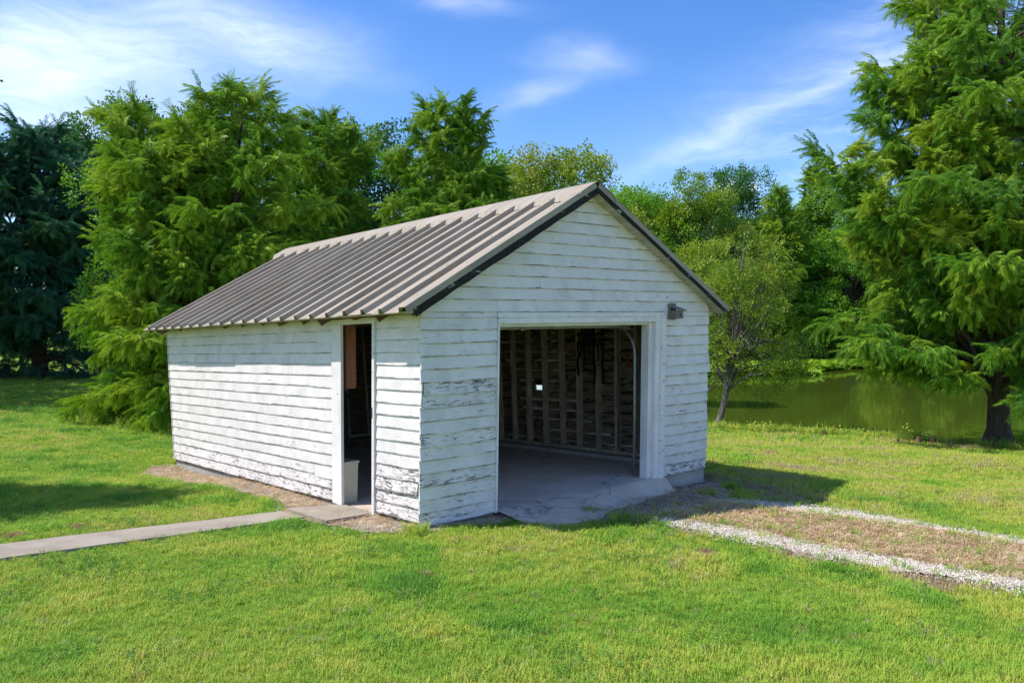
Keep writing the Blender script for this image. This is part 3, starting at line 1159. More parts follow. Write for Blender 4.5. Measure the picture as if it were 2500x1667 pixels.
VF, VBK = -.175, 7.52
rb = MB()
for sd in (-1, 1):
    nv, nq = 16, 8
    grid = [[(sq, vq) for sq in np.linspace(.0, .985, nq)] for vq in np.linspace(VF + .01, VBK - .02, nv)]
    for nn in (-.0165, -.0135):
        rb.add([RS(sd, a_, b_, nn) for row in grid for a_, b_ in row], [(i * nq + j, i * nq + j + 1, (i + 1) * nq + j + 1, (i + 1) * nq + j) for i in range(nv - 1) for j in range(nq - 1)])
roof = rb.build('roof', M['felt'], barn)
RIB0, RIBS = -.09, .3665
for sd in (-1, 1):
    # metal sheets, each two ribs wide
    for j in range(11):
        r0, r1 = RIB0 + RIBS * (2 * j), RIB0 + RIBS * (2 * j + 1)
        prof = []
        start = VF - .012 if j == 0 else r0 - RIBS / 2 - .02
        end = min(r1 + RIBS / 2 + .012, VBK + .02)
        lift = .0025 * (j % 2)
        prof.append((start, 0))
        for r in (r0, r1):
            if r + .06 > end + .05:
                continue
            prof += [(r - .056, 0), (r - .044, .004), (r - .034, .056), (r + .012, .056), (r + .044, .004), (r + .056, 0)]
        if prof[-1][0] < end:
            prof.append((end, 0))
        if j == 0:
            prof = [(start, -.010)] + [(start + .002, .056)] + prof[4:]
        b = MB()
        ns = 14
        vs = []
        wv = random.uniform(-.004, .004)
        for i in range(ns + 1):
            s = .004 + (1.0 - .004) * i / ns
            for (v, n) in prof:
                q = .0022 * mnoise.noise((v * 6, s * 9, j + 20 * sd))
                vs.append(RS(sd, s + (wv if i == ns else 0), v, n + lift + q))
        m_ = len(prof)
        fs = [(i * m_ + k, i * m_ + k + 1, (i + 1) * m_ + k + 1, (i + 1) * m_ + k) for i in range(ns) for k in range(m_ - 1)]
        b.add(vs, fs)
        o = b.build('roof_panel', M['roof'], roof)
        md = o.modifiers.new('thick', 'SOLIDIFY')
        md.thickness = .0015
        sb = MB()
        for r in (r0, r1):
            if r + .06 > end + .05:
                continue
            for s_ in (.16, .40, .64, .88):
                for vv in (r + .085, r - .16):
                    if vv < start + .02: continue
                    c_ = [RS(sd, s_ + .0030 * math.cos(a), vv + .0085 * math.sin(a), lift + .0015) for a in np.linspace(0, 2 * math.pi, 7)[:-1]]
                    sb.add(c_ + [RS(sd, s_, vv, lift + .010)], [(i, (i + 1) % 6, 6) for i in range(6)])
        so = sb.build('screws', M['dark_metal'], o)
        so['kind'] = 'stuff'
    # deck boards
    nb = 22
    for i in range(nb):
        s0, s1 = .004 + .981 * i / nb, .004 + .981 * (i + 1) / nb - .0016
        b = MB()
        d = random.uniform(-.004, .004)
        rbox(b, sd, s0, s1, VF + .014 + random.uniform(-.006, .006), VBK - .03, -.042 + d, -.020)
        b.build('deck_board', M['deck'], roof)
    # rafters with rotten tails
    for i in range(13):
        v = .012 + .588 * i if i else .035
        e = .990 + random.uniform(-.045, .010)
        b = MB()
        c = [RS(sd, .012, v, -.046), RS(sd, e - .006, v, -.046), RS(sd, e - .006, v + .045, -.046), RS(sd, .012, v + .045, -.046),
             RS(sd, .012, v, -.135), RS(sd, e - .012 + random.uniform(-.022, .006), v, -.125 - random.uniform(0, .035)), RS(sd, e - .012 + random.uniform(-.022, .006), v + .045, -.125 - random.uniform(0, .035)), RS(sd, .012, v + .045, -.135)]
        b.hexa([c[4], c[5], c[6], c[7], c[0], c[1], c[2], c[3]])
        b.build('rafter', M['rafter'] if not (sd == 1 and i == 0) else M['deck'], roof)
    for (v0, v1) in ((VF - .004, VF + .012), (VBK - .028, VBK - .010)):
        b = MB()
        n = 16
        vs = []
        for i in range(n + 1):
            s = .004 + .972 * i / n
            j = random.uniform(-.008, .006)
            for (v, nn) in ((v0, (-.092 if sd < 0 else -.052) + j), (v1, (-.092 if sd < 0 else -.052) + j), (v1, -.013), (v0, -.013)):
                vs.append(RS(sd, s, v, nn))
        fs = [(i * 4 + q, i * 4 + (q + 1) % 4, (i + 1) * 4 + (q + 1) % 4, (i + 1) * 4 + q) for i in range(n) for q in range(4)] + [(3, 2, 1, 0), (n * 4, n * 4 + 1, n * 4 + 2, n * 4 + 3)]
        b.add(vs, fs)
        b.build('barge_board', M['barge'], roof)
# ridge cap in three lengths, its hem bent down between the ribs
edges = [VF - .02, 2.42, 5.02, VBK + .04]
for i in range(3):
    b = MB()
    prof_v = sorted(set([edges[i], edges[i + 1]] + [x for k in range(22) for x in (RIB0 + RIBS * k - .05, RIB0 + RIBS * k - .02, RIB0 + RIBS * k + .02, RIB0 + RIBS * k + .05) if edges[i] + .01 < x < edges[i + 1] - .01]))
    vs = []
    lift = .003 * i
    for v in prof_v:
        near = min(abs(v - (RIB0 + RIBS * k)) for k in range(22))
        hem = .060 if near < .035 else .010
        row = [RS(-1, .118, v, hem + lift), RS(-1, .096, v, .060 + lift), RS(-1, .010, v, .062 + lift)]
        q = RS(1, 0, v, .060 + lift)
        q2 = RS(-1, 0, v, .060 + lift)
        row.append(tuple((a + c) / 2 + (.008 if kk == 2 else 0) for kk, (a, c) in enumerate(zip(q, q2))))
        row += [RS(1, .010, v, .062 + lift), RS(1, .096, v, .060 + lift), RS(1, .118, v, hem + lift)]
        vs += row
    fs = [(a * 7 + c, a * 7 + c + 1, (a + 1) * 7 + c + 1, (a + 1) * 7 + c) for a in range(len(prof_v) - 1) for c in range(6)]
    b.add(vs, fs)
    o = b.build('ridge_cap', M['roof'], roof)
    md = o.modifiers.new('thick', 'SOLIDIFY')
    md.thickness = .0015
# ridge board
b = MB()
b.hexa([RS(-1, .006, VF + .2, -.16), RS(1, .006, VF + .2, -.16), RS(1, .006, VBK - .1, -.16), RS(-1, .006, VBK - .1, -.16),
        RS(-1, .006, VF + .2, -.06), RS(1, .006, VF + .2, -.06), RS(1, .006, VBK - .1, -.06), RS(-1, .006, VBK - .1, -.06)])
b.build('ridge_board', M['rafter'], roof)

# ------------------------------------------------------------------ things in and on the barn
def TW(u, v, z):
    p = T(u, v, z)
    return (p[0] + OB[0], p[1] + OB[1], p[2] + OB[2])


def rel(base):
    bx = Vector(base)
    return lambda u, v, z: tuple(Vector(TW(u, v, z)) - bx)


# bird box on the front wall
bpos = TW(4.06, -.03, 2.05)
bh = empty('birdhouse', bpos)
tag(bh, 'small weathered grey wooden birdhouse on the front wall beside the opening', 'birdhouse')
Tb = rel(bpos)
part('back_plate', M['grey_wood'], bh, (3.955, 4.085, -.050, -.031, 2.045, 2.262), T_=Tb)
part('box', M['grey_wood'], bh, (3.985, 4.125, -.145, -.051, 2.055, 2.165), T_=Tb)
b = MB()
b.hexa([Tb(3.965, -.185, 2.165), Tb(4.145, -.185, 2.150), Tb(4.145, -.051, 2.198), Tb(3.965, -.051, 2.213),
        Tb(3.965, -.185, 2.183), Tb(4.145, -.185, 2.168), Tb(4.145, -.051, 2.216), Tb(3.965, -.051, 2.231)])
b.build('lid', M['grey_wood'], bh)
b = MB()
c0 = [Tb(4.055 + .020 * math.cos(a), -.1465, 2.11 + .020 * math.sin(a)) for a in np.linspace(0, 2 * math.pi, 14)[:-1]]
c1 = [Tb(4.055 + .020 * math.cos(a), -.140, 2.11 + .020 * math.sin(a)) for a in np.linspace(0, 2 * math.pi, 14)[:-1]]
b.add(c0 + c1, [tuple(range(13))] + [(i, i + 13, (i + 1) % 13 + 13, (i + 1) % 13) for i in range(13)])
b.build('entry_hole', M['felt'], bh)
part('perch', M['grey_wood'], bh, (4.050, 4.060, -.175, -.146, 2.070, 2.080), T_=Tb)

# brown wall cabinet inside the side door
p0 = TW(.18, 1.95, 1.30)
cb = empty('wall_cabinet', p0)
tag(cb, 'reddish brown wall cabinet hanging just inside the side door', 'cabinet')
Tc = rel(p0)
part('carcass', M['brown_cab'], cb, (.125, .245, 1.70, 2.34, 1.31, 2.06), T_=Tc)
part('door_leaf', M['brown_cab'], cb, (.247, .262, 1.71, 2.33, 1.32, 2.05), T_=Tc)
part('handle', M['galv'], cb, (.263, .275, 1.73, 1.75, 1.40, 1.52), T_=Tc)
# cream bin
p0 = TW(.18, 1.85, -.028)
bn = empty('waste_bin', p0)
tag(bn, 'cream plastic bin standing on the floor inside the side door', 'bin')
Tn = rel(p0)
b = MB()
b.hexa([Tn(.052, 1.67, -.027), Tn(.240, 1.67, -.027), Tn(.240, 2.02, -.027), Tn(.052, 2.02, -.027), Tn(.045, 1.66, .43), Tn(.25, 1.66, .43), Tn(.25, 2.03, .43), Tn(.045, 2.03, .43)])
b.build('bin_body', M['cream'], bn)
part('rim', M['cream'], bn, (.038, .260, 1.648, 2.042, .43, .455), T_=Tn)

# work bench against the back wall
p0 = TW(1.6, 6.7, -.028)
wb = empty('workbench', p0)
tag(wb, 'dark wooden workbench in the shade at the back of the barn', 'workbench')
Tk = rel(p0)
part('bench_top', M['bench'], wb, (.5, 2.9, 6.35, 7.0, .84, .90), T_=Tk)
for u_ in (.55, 2.75):
    for v_ in (6.4, 6.88):
        part('leg', M['bench'], wb, (u_, u_ + .09, v_, v_ + .09, -.027, .84), T_=Tk)
part('shelf', M['bench'], wb, (.56, 2.83, 6.42, 6.95, .25, .29), T_=Tk)

# black straps on the right wall
p0 = TW(UR - .14, 2.07, 1.2)
hs = empty('strap_bundle', p0)
tag(hs, 'bundle of black straps hanging from the stud wall', 'straps')
Th = rel(p0)
part('hanger_rail', M['dark_metal'], hs, (UR - .150, UR - .130, 1.78, 2.36, 1.86, 1.90), T_=Th)
b = MB()
for i in range(7):
    a = 1.82 + .085 * i
    c = [Th(UR - .16, a + .03 * math.sin(i), 1.88), Th(UR - .17, 2.07 + (a - 2.07) * .8, 1.80), Th(UR - .165, 2.07 + (a - 2.07) * 1.0, 1.70), Th(UR - .16, a, 1.62)]
    b.tube(c, [.010, .016, .018, .013], 6)
b.build('knot', M['black_cloth'], hs, True)
for a, zb, w_ in ((2.33, 1.22, .020), (2.27, 1.50, .016), (2.19, 1.30, .018), (2.08, 1.52, .014), (1.98, 1.08, .022), (1.90, 1.45, .016), (1.80, 1.12, .020)):
    b = MB()
    n = 6
    vs, fs = [], []
    for i in range(n + 1):
        zz = 1.75 + (zb - 1.75) * i / n
        aa = a + .012 * math.sin(i * 1.4 + a * 9)
        for du in (-.166, -.160):
            vs += [Th(UR + du, aa - w_, zz), Th(UR + du, aa + w_, zz)]
    for i in range(n):
        q = i * 4
        fs += [(q, q + 1, q + 5, q + 4), (q + 2, q + 6, q + 7, q + 3), (q, q + 4, q + 6, q + 2), (q + 1, q + 3, q + 7, q + 5)]
    b.add(vs, fs)
    b.build('strap', M['black_cloth'], hs)
part('red_tag', M['red'], hs, (UR - .185, UR - .168, 1.86, 1.90, 1.38, 1.42), T_=Th)
# long cord hooked on the wall with a red end
p0 = TW(UR - .14, 1.4, .3)
cd = empty('hanging_cord', p0)
tag(cd, 'thin dark cord with a red end looped on the wall stud', 'cord')
Tcd = rel(p0)
b = MB()
pts = [Tcd(UR - .145, 1.51, .12), Tcd(UR - .15, 1.49, .5), Tcd(UR - .15, 1.45, .95), Tcd(UR - .15, 1.50, 1.35), Tcd(UR - .15, 1.50, 1.52), Tcd(UR - .15, 1.44, 1.60), Tcd(UR - .15, 1.36, 1.62), Tcd(UR - .15, 1.30, 1.55), Tcd(UR - .15, 1.28, 1.45)]
b.tube(pts, .006, 5)
b.build('cord_line', M['cord'], cd, True)
part('red_end', M['red'], cd, (UR - .165, UR - .140, 1.262, 1.298, 1.41, 1.47), T_=Tcd)
# leaning tools in the far corner
for (lab, nm, u0, v0, u1, v1, zt, head) in (
        ('tall wooden pole leaning in the dark corner nearest the left jamb', 'leaning_pole', 4.15, 4.55, 4.66, 4.62, 1.72, 0),
        ('garden rake leaning on the stud wall with its head on the floor', 'garden_rake', 4.0, 4.12, 4.66, 4.25, 1.55, 1),
        ('shovel standing against the stud wall beside the rake', 'shovel', 4.25, 4.95, 4.66, 5.0, 1.45, 2)):
    p0 = TW(u0, v0, -.028)
    tl = empty(nm, p0)
    tag(tl, lab, nm.split('_')[-1])
    Tt = rel(p0)
    b = MB()
    b.tube([Tt(u0, v0, -.02), Tt((u0 + u1) / 2, (v0 + v1) / 2, zt / 2), Tt(u1, v1, zt)], [.018, .017, .015], 6)
    b.build('handle', M['tool_wood'], tl, True)
    if head == 1:
        part('rake_head', M['dark_metal'], tl, (u0 - .02, u0 + .01, v0 - .2, v0 + .2, -.012, .02), T_=Tt)
        for i in range(9):
            part('tine', M['dark_metal'], tl, (u0 - .09, u0 - .02, v0 - .19 + i * .046, v0 - .182 + i * .046, -.02, -.010), T_=Tt)
    elif head == 2:
        b = MB()
        b.hexa([Tt(u0 - .02, v0 - .03, -.026), Tt(u0 + .0, v0 - .03, -.026), Tt(u0 + .0, v0 + .03, -.026), Tt(u0 - .02, v0 + .03, -.026),
                Tt(u0 + .04, v0 - .11, .26), Tt(u0 + .06, v0 - .11, .26), Tt(u0 + .06, v0 + .11, .26), Tt(u0 + .04, v0 + .11, .26)])
        b.build('blade', M['dark_metal'], tl)
    else:
        part('end_cap', M['dark_metal'], tl, (u0 - .022, u0 + .022, v0 - .022, v0 + .022, -.027, .05), T_=Tt)

# ------------------------------------------------------------------ plant building blocks (meshes that are only instanced)
def src(name, b, mat):
    me = bpy.data.meshes.new(name)
    me.from_pydata(b.v, [], b.f)
    me.materials.append(mat)
    me.update()
    return bpy.data.objects.new(name, me)


def leaflet(b, p, d, up, L, w, bend=.25):
    """a narrow pointed leaf of two triangles folded over its length"""
    p, d, up = Vector(p), Vector(d).normalized(), Vector(up)
    s = d.cross(up)
    s = s.normalized() if s.length > 1e-6 else Vector((1, 0, 0))
    q = p + d * (L * .45)
    e = p + d * L - Vector((0, 0, bend * L))
    b.add([p, q + s * (w / 2), e, q - s * (w / 2)], [(0, 1, 2), (0, 2, 3)])


def cypress_spray(seed, L=.56):
    r = random.Random(seed)
    b = MB()
    n = 19
    for i in range(n):
        f = (i + .5) / n
        x = L * f
        z = -.42 * L * f * f + .10 * L * math.sin(f * 3)
        y = .05 * L * math.sin(f * 4 + seed)
        for sgn in (-1, 1, 0):
            if sgn == 0 and i % 2: continue
            l = (.175 - .07 * f) * r.uniform(.7, 1.3)
            d = (r.uniform(.45, .9), sgn * r.uniform(.35, .95), -r.uniform(.25, .95) if sgn else -1.2)
            leaflet(b, (x, y, z), d, (r.uniform(-.3, .3), r.uniform(-.3, .3), 1), l, .0145 * r.uniform(.8, 1.3), .45)
    leaflet(b, (L * .95, 0, -.33 * L), (1, 0, -.6), (0, 0, 1), .10, .016)
    return b


def broad_sprig(seed, n=15, rad=.19, ls=.095):
    r = random.Random(seed)
    b = MB()
    for i in range(n):
        f = (i + .5) / n
        a = i * 2.4 + r.uniform(-.4, .4)
        x = rad * 1.7 * f
        rr = rad * r.uniform(.2, .9) * (1.1 - .6 * f)
        p = (x, rr * math.cos(a), rr * math.sin(a) * .8)
        d = (r.uniform(.1, .9), math.cos(a) * .8 + r.uniform(-.3, .3), math.sin(a) * .5 - .25)
        leaflet(b, p, d, (r.uniform(-.5, .5), r.uniform(-.5, .5), 1), ls * r.uniform(.8, 1.25), ls * .62, .12)
    return b


def grass_tuft(seed, n=24, rad=.065, h=(.03, .062), w=.0046):
    r = random.Random(seed)
    b = MB()
    for i in range(n):
        a, q = r.uniform(0, 6.283), rad * math.sqrt(r.random())
        x, y = q * math.cos(a), q * math.sin(a)
        hh = r.uniform(*h)
        t = r.uniform(0, 6.283)
        lean = r.uniform(.2, 1.1) * hh
        dx, dy = math.cos(t) * lean, math.sin(t) * lean
        sx, sy = -math.sin(t) * w / 2, math.cos(t) * w / 2
        mx, my, mz = x + dx * .4, y + dy * .4, hh * .68
        b.add([(x - sx, y - sy, -.008), (x + sx, y + sy, -.008), (mx + sx * .9, my + sy * .9, mz), (mx - sx * .9, my - sy * .9, mz), (x + dx, y + dy, hh)],
              [(0, 1, 2, 3), (3, 2, 4)])
    return b


SPRAY = [src('cypress_spray', cypress_spray(i), M['cyp']) for i in range(4)]
SPRIG = [src('leaf_sprig', broad_sprig(10 + i), M['broad']) for i in range(4)]
TUFT = [src('grass_tuft', grass_tuft(30 + i), M['grass']) for i in range(5)]
LONG = [src('long_grass_tuft', grass_tuft(50 + i, 22, .05, (.10, .24), .007), M['grass']) for i in range(3)]
STRAW = [src('straw_tuft', grass_tuft(60 + i, 16, .09, (.006, .028), .005), M['straw']) for i in range(4)]


def straw_flat(seed):
    r = random.Random(seed)
    b = MB()
    for i in range(18):
        x, y, t, l = r.uniform(-.09, .09), r.uniform(-.09, .09), r.uniform(0, 6.28), r.uniform(.03, .09)
        z = r.uniform(.002, .016)
        dx, dy = math.cos(t) * l / 2, math.sin(t) * l / 2
        sx, sy = -math.sin(t) * .002, math.cos(t) * .002
        tz = r.uniform(-.008, .012)
        b.add([(x - dx - sx, y - dy - sy, z), (x - dx + sx, y - dy + sy, z), (x + dx + sx, y + dy + sy, z + tz), (x + dx - sx, y + dy - sy, z + tz)], [(0, 1, 2, 3)])
    return b


STRAWF = [src('straw_litter', straw_flat(70 + i), M['straw']) for i in range(4)]


def pebble(seed):
    r = random.Random(seed)
    b = MB()
    n = 6
    vs = [(0, 0, .55)]
    for k, z in ((0, .25), (1, -.2)):
        for j in range(n):
            a = 2 * math.pi * (j + .5 * k) / n
            q = r.uniform(.7, 1.1)
            vs.append((q * math.cos(a), q * math.sin(a) * .8, z + r.uniform(-.12, .12)))
    fs = [(0, 1 + j, 1 + (j + 1) % n) for j in range(n)] + [(1 + j, 1 + n + j, 1 + (j + 1) % n) for j in range(n)] + [(1 + (j + 1) % n, 1 + n + j, 1 + n + (j + 1) % n) for j in range(n)]
    b.add(vs, fs)
    return b


STONE = [src('pebble', pebble(80 + i), M['stone']) for i in range(4)]


def pad_clump(seed):
    r = random.Random(seed)
    b = MB()
    for i in range(12):
        x, y, z, q = r.uniform(-.5, .5), r.uniform(-.5, .5), r.uniform(.03, .28), r.uniform(.09, .17)
        tx, ty = r.uniform(-.4, .4), r.uniform(-.4, .4)
        pts = [(x + q * math.cos(a), y + q * math.sin(a), z + q * (tx * math.cos(a) + ty * math.sin(a))) for a in np.linspace(0, 2 * math.pi, 8)[:-1]]
        b.add(pts, [tuple(range(7))])
    return b


PADS = [src('lily_pad_clump', pad_clump(90 + i), M['pad']) for i in range(4)]


def gn_group(name, sources, mat):
    g = bpy.data.node_groups.new(name, 'GeometryNodeTree')
    g.interface.new_socket('Geometry', in_out='INPUT', socket_type='NodeSocketGeometry')
    g.interface.new_socket('Geometry', in_out='OUTPUT', socket_type='NodeSocketGeometry')
    n, l = g.nodes, g.links
    gi, go = n.new('NodeGroupInput'), n.new('NodeGroupOutput')
    jn = n.new('GeometryNodeJoinGeometry')
    for s in sources:
        oi = n.new('GeometryNodeObjectInfo')
        oi.inputs['Object'].default_value = s
        oi.inputs['As Instance'].default_value = False
        ti = n.new('GeometryNodeGeometryToInstance')
        l.new(oi.outputs['Geometry'], ti.inputs[0])
        l.new(ti.outputs[0], jn.inputs[0])

    def attr(nm, typ):
        a = n.new('GeometryNodeInputNamedAttribute')
        a.data_type = typ
        a.inputs['Name'].default_value = nm
        return a.outputs['Attribute']
    ip = n.new('GeometryNodeInstanceOnPoints')
    l.new(gi.outputs[0], ip.inputs['Points'])
    l.new(jn.outputs[0], ip.inputs['Instance'])
    ip.inputs['Pick Instance'].default_value = True
    l.new(attr('var', 'INT'), ip.inputs['Instance Index'])
    l.new(attr('rot', 'FLOAT_VECTOR'), ip.inputs['Rotation'])
    l.new(attr('scl', 'FLOAT'), ip.inputs['Scale'])
    sm = n.new('GeometryNodeSetMaterial')
    sm.inputs['Material'].default_value = mat
    l.new(ip.outputs[0], sm.inputs['Geometry'])
    l.new(sm.outputs[0], go.inputs[0])
    return g


GROUPS = {}


def scatter(name, pos, rot, scl, tone, sources, mat, parent=None):
    """one object that carries many copies of small plant pieces on its points"""
    pos = np.asarray(pos, np.float32)
    N = len(pos)
    me = bpy.data.meshes.new(name)
    me.vertices.add(N)
    me.vertices.foreach_set('co', pos.ravel())
    for nm, typ, arr, key in (('rot', 'FLOAT_VECTOR', np.asarray(rot, np.float32), 'vector'), ('scl', 'FLOAT', np.asarray(scl, np.float32), 'value'),
                              ('tone', 'FLOAT', np.asarray(tone, np.float32), 'value'), ('var', 'INT', rng.integers(0, len(sources), N).astype(np.int32), 'value')):
        at = me.attributes.new(nm, typ, 'POINT')
        at.data.foreach_set(key, np.ascontiguousarray(arr).ravel())
    me.materials.append(mat)
    me.update()
    o = bpy.data.objects.new(name, me)
    COL.objects.link(o)
    o.parent = parent
    o['kind'] = 'stuff'
    k = (sources[0].name, mat.name)
    if k not in GROUPS:
        GROUPS[k] = gn_group('scatter_' + sources[0].name, sources, mat)
    md = o.modifiers.new('scatter', 'NODES')
    md.node_group = GROUPS[k]
    return o


# ------------------------------------------------------------------ trees
def polyline(p, d, L, n, droop, wob, r):
    """points of a branch: starts along d, bends by droop (z per unit length)"""
    pts = [Vector(p)]
    d = Vector(d).normalized()
    for i in range(n):
        d = (d + Vector((r.uniform(-wob, wob), r.uniform(-wob, wob), r.uniform(-wob, wob) * .6 + droop / n))).normalized()
        pts.append(pts[-1] + d * (L / n))
    return pts


def along(pts, f):
    k = f * (len(pts) - 1)
    i = min(int(k), len(pts) - 2)
    return pts[i].lerp(pts[i + 1], k - i), (pts[i + 1] - pts[i]).normalized()


def cypress(name, label, x, y, h, rad, leaders, seed, mat, nbr=70, low=.06, spray=1.0, step=.17, droop=-.9, cat='tree', group=None, trunk_r=.2, flare=1.5,
            tone0=.5, shape=.75, gap=.0, rise=.35, bark='bark', clear=0.0, dens=1.0, pl=13, lowpow=.92):
    """bald cypress: straight stems, tiers of branches that carry drooping feathery sprays"""
    r = random.Random(seed)
    z0 = gz(x, y)
    root = empty(name, (x, y, z0))
    tag(root, label, cat, group)
    tb, lb = MB(), MB()
    P, Q, SC, TN = [], [], [], []
    for li, (dx, dy, lh, lr, hs) in enumerate(leaders):
        top = Vector((dx, dy, h * lh))
        b0 = Vector((0, 0, -.15))
        st = []
        for i in range(9):
            f = i / 8
            c = b0.lerp(top, f)
            if li:
                g_ = max(0.0, (f - .22) / .78) ** 1.15
                c = Vector((dx * g_ + leaders[0][0] * f * (1 - g_), dy * g_ + leaders[0][1] * f * (1 - g_), c.z))
            c += Vector((r.uniform(-1, 1), r.uniform(-1, 1), 0)) * .02 * h * f * (1 - f) * 2
            st.append(c)
        tr = trunk_r * (1 if li == 0 else .6)
        rads = [max(.012, tr * (1 - .93 * (i / 8)) * (1 + (flare - 1) * max(0, 1 - i / 1.2))) for i in range(9)]
        if li == 0:
            fl = [st[0], st[0].lerp(st[1], .08), st[0].lerp(st[1], .2), st[0].lerp(st[1], .45)] + st[1:]
            rr = [tr * flare * 1.25, tr * flare * 1.02, tr * (1 + (flare - 1) * .5), tr * 1.02] + [tr * (1 - .93 * (i / 8)) for i in range(1, 9)]
            nside = 24 if flare > 1.6 else 12
            tb.tube(fl, [max(.012, q) for q in rr], nside)
            if flare > 1.6:                      # buttressed, fluted base
                for q_ in range(len(tb.v)):
                    ring = q_ // nside
                    if ring < 6:
                        a_ = 2 * math.pi * (q_ % nside) / nside
                        k_ = 1 + (.17, .14, .10, .06, .035, .02)[ring] * math.sin(6 * a_ + .8 * math.sin(a_ * 2))
                        c_ = fl[ring]
                        v_ = tb.v[q_]
                        tb.v[q_] = (c_.x + (v_[0] - c_.x) * k_, c_.y + (v_[1] - c_.y) * k_, v_[2])
        else:
            lb.tube(st, [max(.01, q * .8) for q in rads], 7)
        H = h * lh
        nb = int(nbr * (1 if li == 0 else .62) * lr)
        for i in range(nb):
            t = hs + (1 - hs) * ((i + r.random()) / nb) ** lowpow
            t = min(t, .985)
            if t * H < clear:
                continue
            if gap and mnoise.noise((t * 9 + seed, li * 3.1, i % 5 * .7)) < -gap:
                continue
            p, td = along(st, t)
            az = i * 2.39996 + r.uniform(-.5, .5)
            prof = (1 - t) ** shape * (.55 + .45 * min(1, (t - hs) / .12 + .35))
            L = rad * lr * prof * r.uniform(.62, 1.14) * (1 if t * lh > .07 else .75) + .22
            upa = rise + .75 * t + r.uniform(-.15, .2)
            d = Vector((math.cos(az) * math.cos(upa), math.sin(az) * math.cos(upa), math.sin(upa)))
            pts = polyline(p, d, L, 6, droop * (1.0 - .55 * t), .10, r)
            br = max(.012, .022 * L * (1 - .4 * t))
            lb.tube(pts, [br * (1 - .85 * k / 6) for k in range(7)], 5, False)
            tn = tone0 + r.uniform(-.34, .30)
            def plume(c, yaw0, pt, k_):
                for _ in range(k_):
                    yw = yaw0 + r.gauss(0, .85)
                    P.append(c + Vector((r.gauss(0, .10) * spray, r.gauss(0, .10) * spray, r.gauss(0, .07) * spray)))
                    Q.append((r.uniform(-.6, .6), r.uniform(-.75, .95) - .35 * t, yw))
                    SC.append(spray * r.uniform(.5, .95) * (1 - .2 * t))
                    TN.append(min(1, max(0, pt + r.uniform(-.12, .12))))
            ks = max(2, int(L / (.53 * spray) * dens))
            for k in range(ks):
                f = .26 + .74 * (k + r.uniform(.2, .8)) / ks
                q, bd = along(pts, min(f, .999))
                sgn = 1 if k % 2 else -1
                hy = math.atan2(bd.y, bd.x)
                plume(q + Vector((0, 0, .05)), hy, tn + r.uniform(-.18, .18), int(pl * .8))
                sl = (.46 * L * (1.08 - f) + .12) * r.uniform(.6, 1.25)
                yaw = hy + sgn * r.uniform(.55, 1.2)
                m = int(sl / (.47 * spray) * dens + r.random())
                e0 = q + Vector((math.cos(yaw) * sl, math.sin(yaw) * sl, bd.z * sl * .4 - .14 * sl * sl))
                if m:
                    lb.tube([q, q.lerp(e0, .55) + Vector((0, 0, .03)), e0], [br * .4, br * .28, .004], 4, False)
                for j in range(1, m + 1):
                    c = q.lerp(e0, j / m) + Vector((r.uniform(-.1, .1), r.uniform(-.1, .1), r.uniform(-.06, .08)))
                    if c.z > .2:
                        plume(c, yaw + r.uniform(-.3, .3), tn + r.uniform(-.22, .22), pl)
            # tip plume
            e, ed = pts[-1], (pts[-1] - pts[-2]).normalized()
            for j in range(7):
                P.append(e - ed * r.uniform(0, .3) + Vector((r.uniform(-.08, .08), r.uniform(-.08, .08), r.uniform(-.05, .1))))
                Q.append((r.uniform(-.8, .8), -math.asin(max(-1, min(1, ed.z))) + r.uniform(-.7, .5), math.atan2(ed.y, ed.x) + r.uniform(-1.2, 1.2)))
                SC.append(spray * r.uniform(.7, 1.1))
                TN.append(min(1, max(0, tn + r.uniform(-.1, .2))))
        for j in range(16):
            f = .86 + .15 * j / 15
            p, td = along(st, min(.999, f))
            P.append(p)
            Q.append((r.uniform(-.6, .6), r.uniform(-1.25, -.3), r.uniform(0, 6.28)))
            SC.append(spray * r.uniform(.5, .85))
            TN.append(min(1, max(0, tone0 + r.uniform(-.2, .2))))
    tb.build('trunk', M[bark], root, True)
    lb.build('limbs', M[bark], root, True)
    scatter('crown', [tuple(p) for p in P], Q, SC, TN, SPRAY, M[mat], root)
    return len(P)


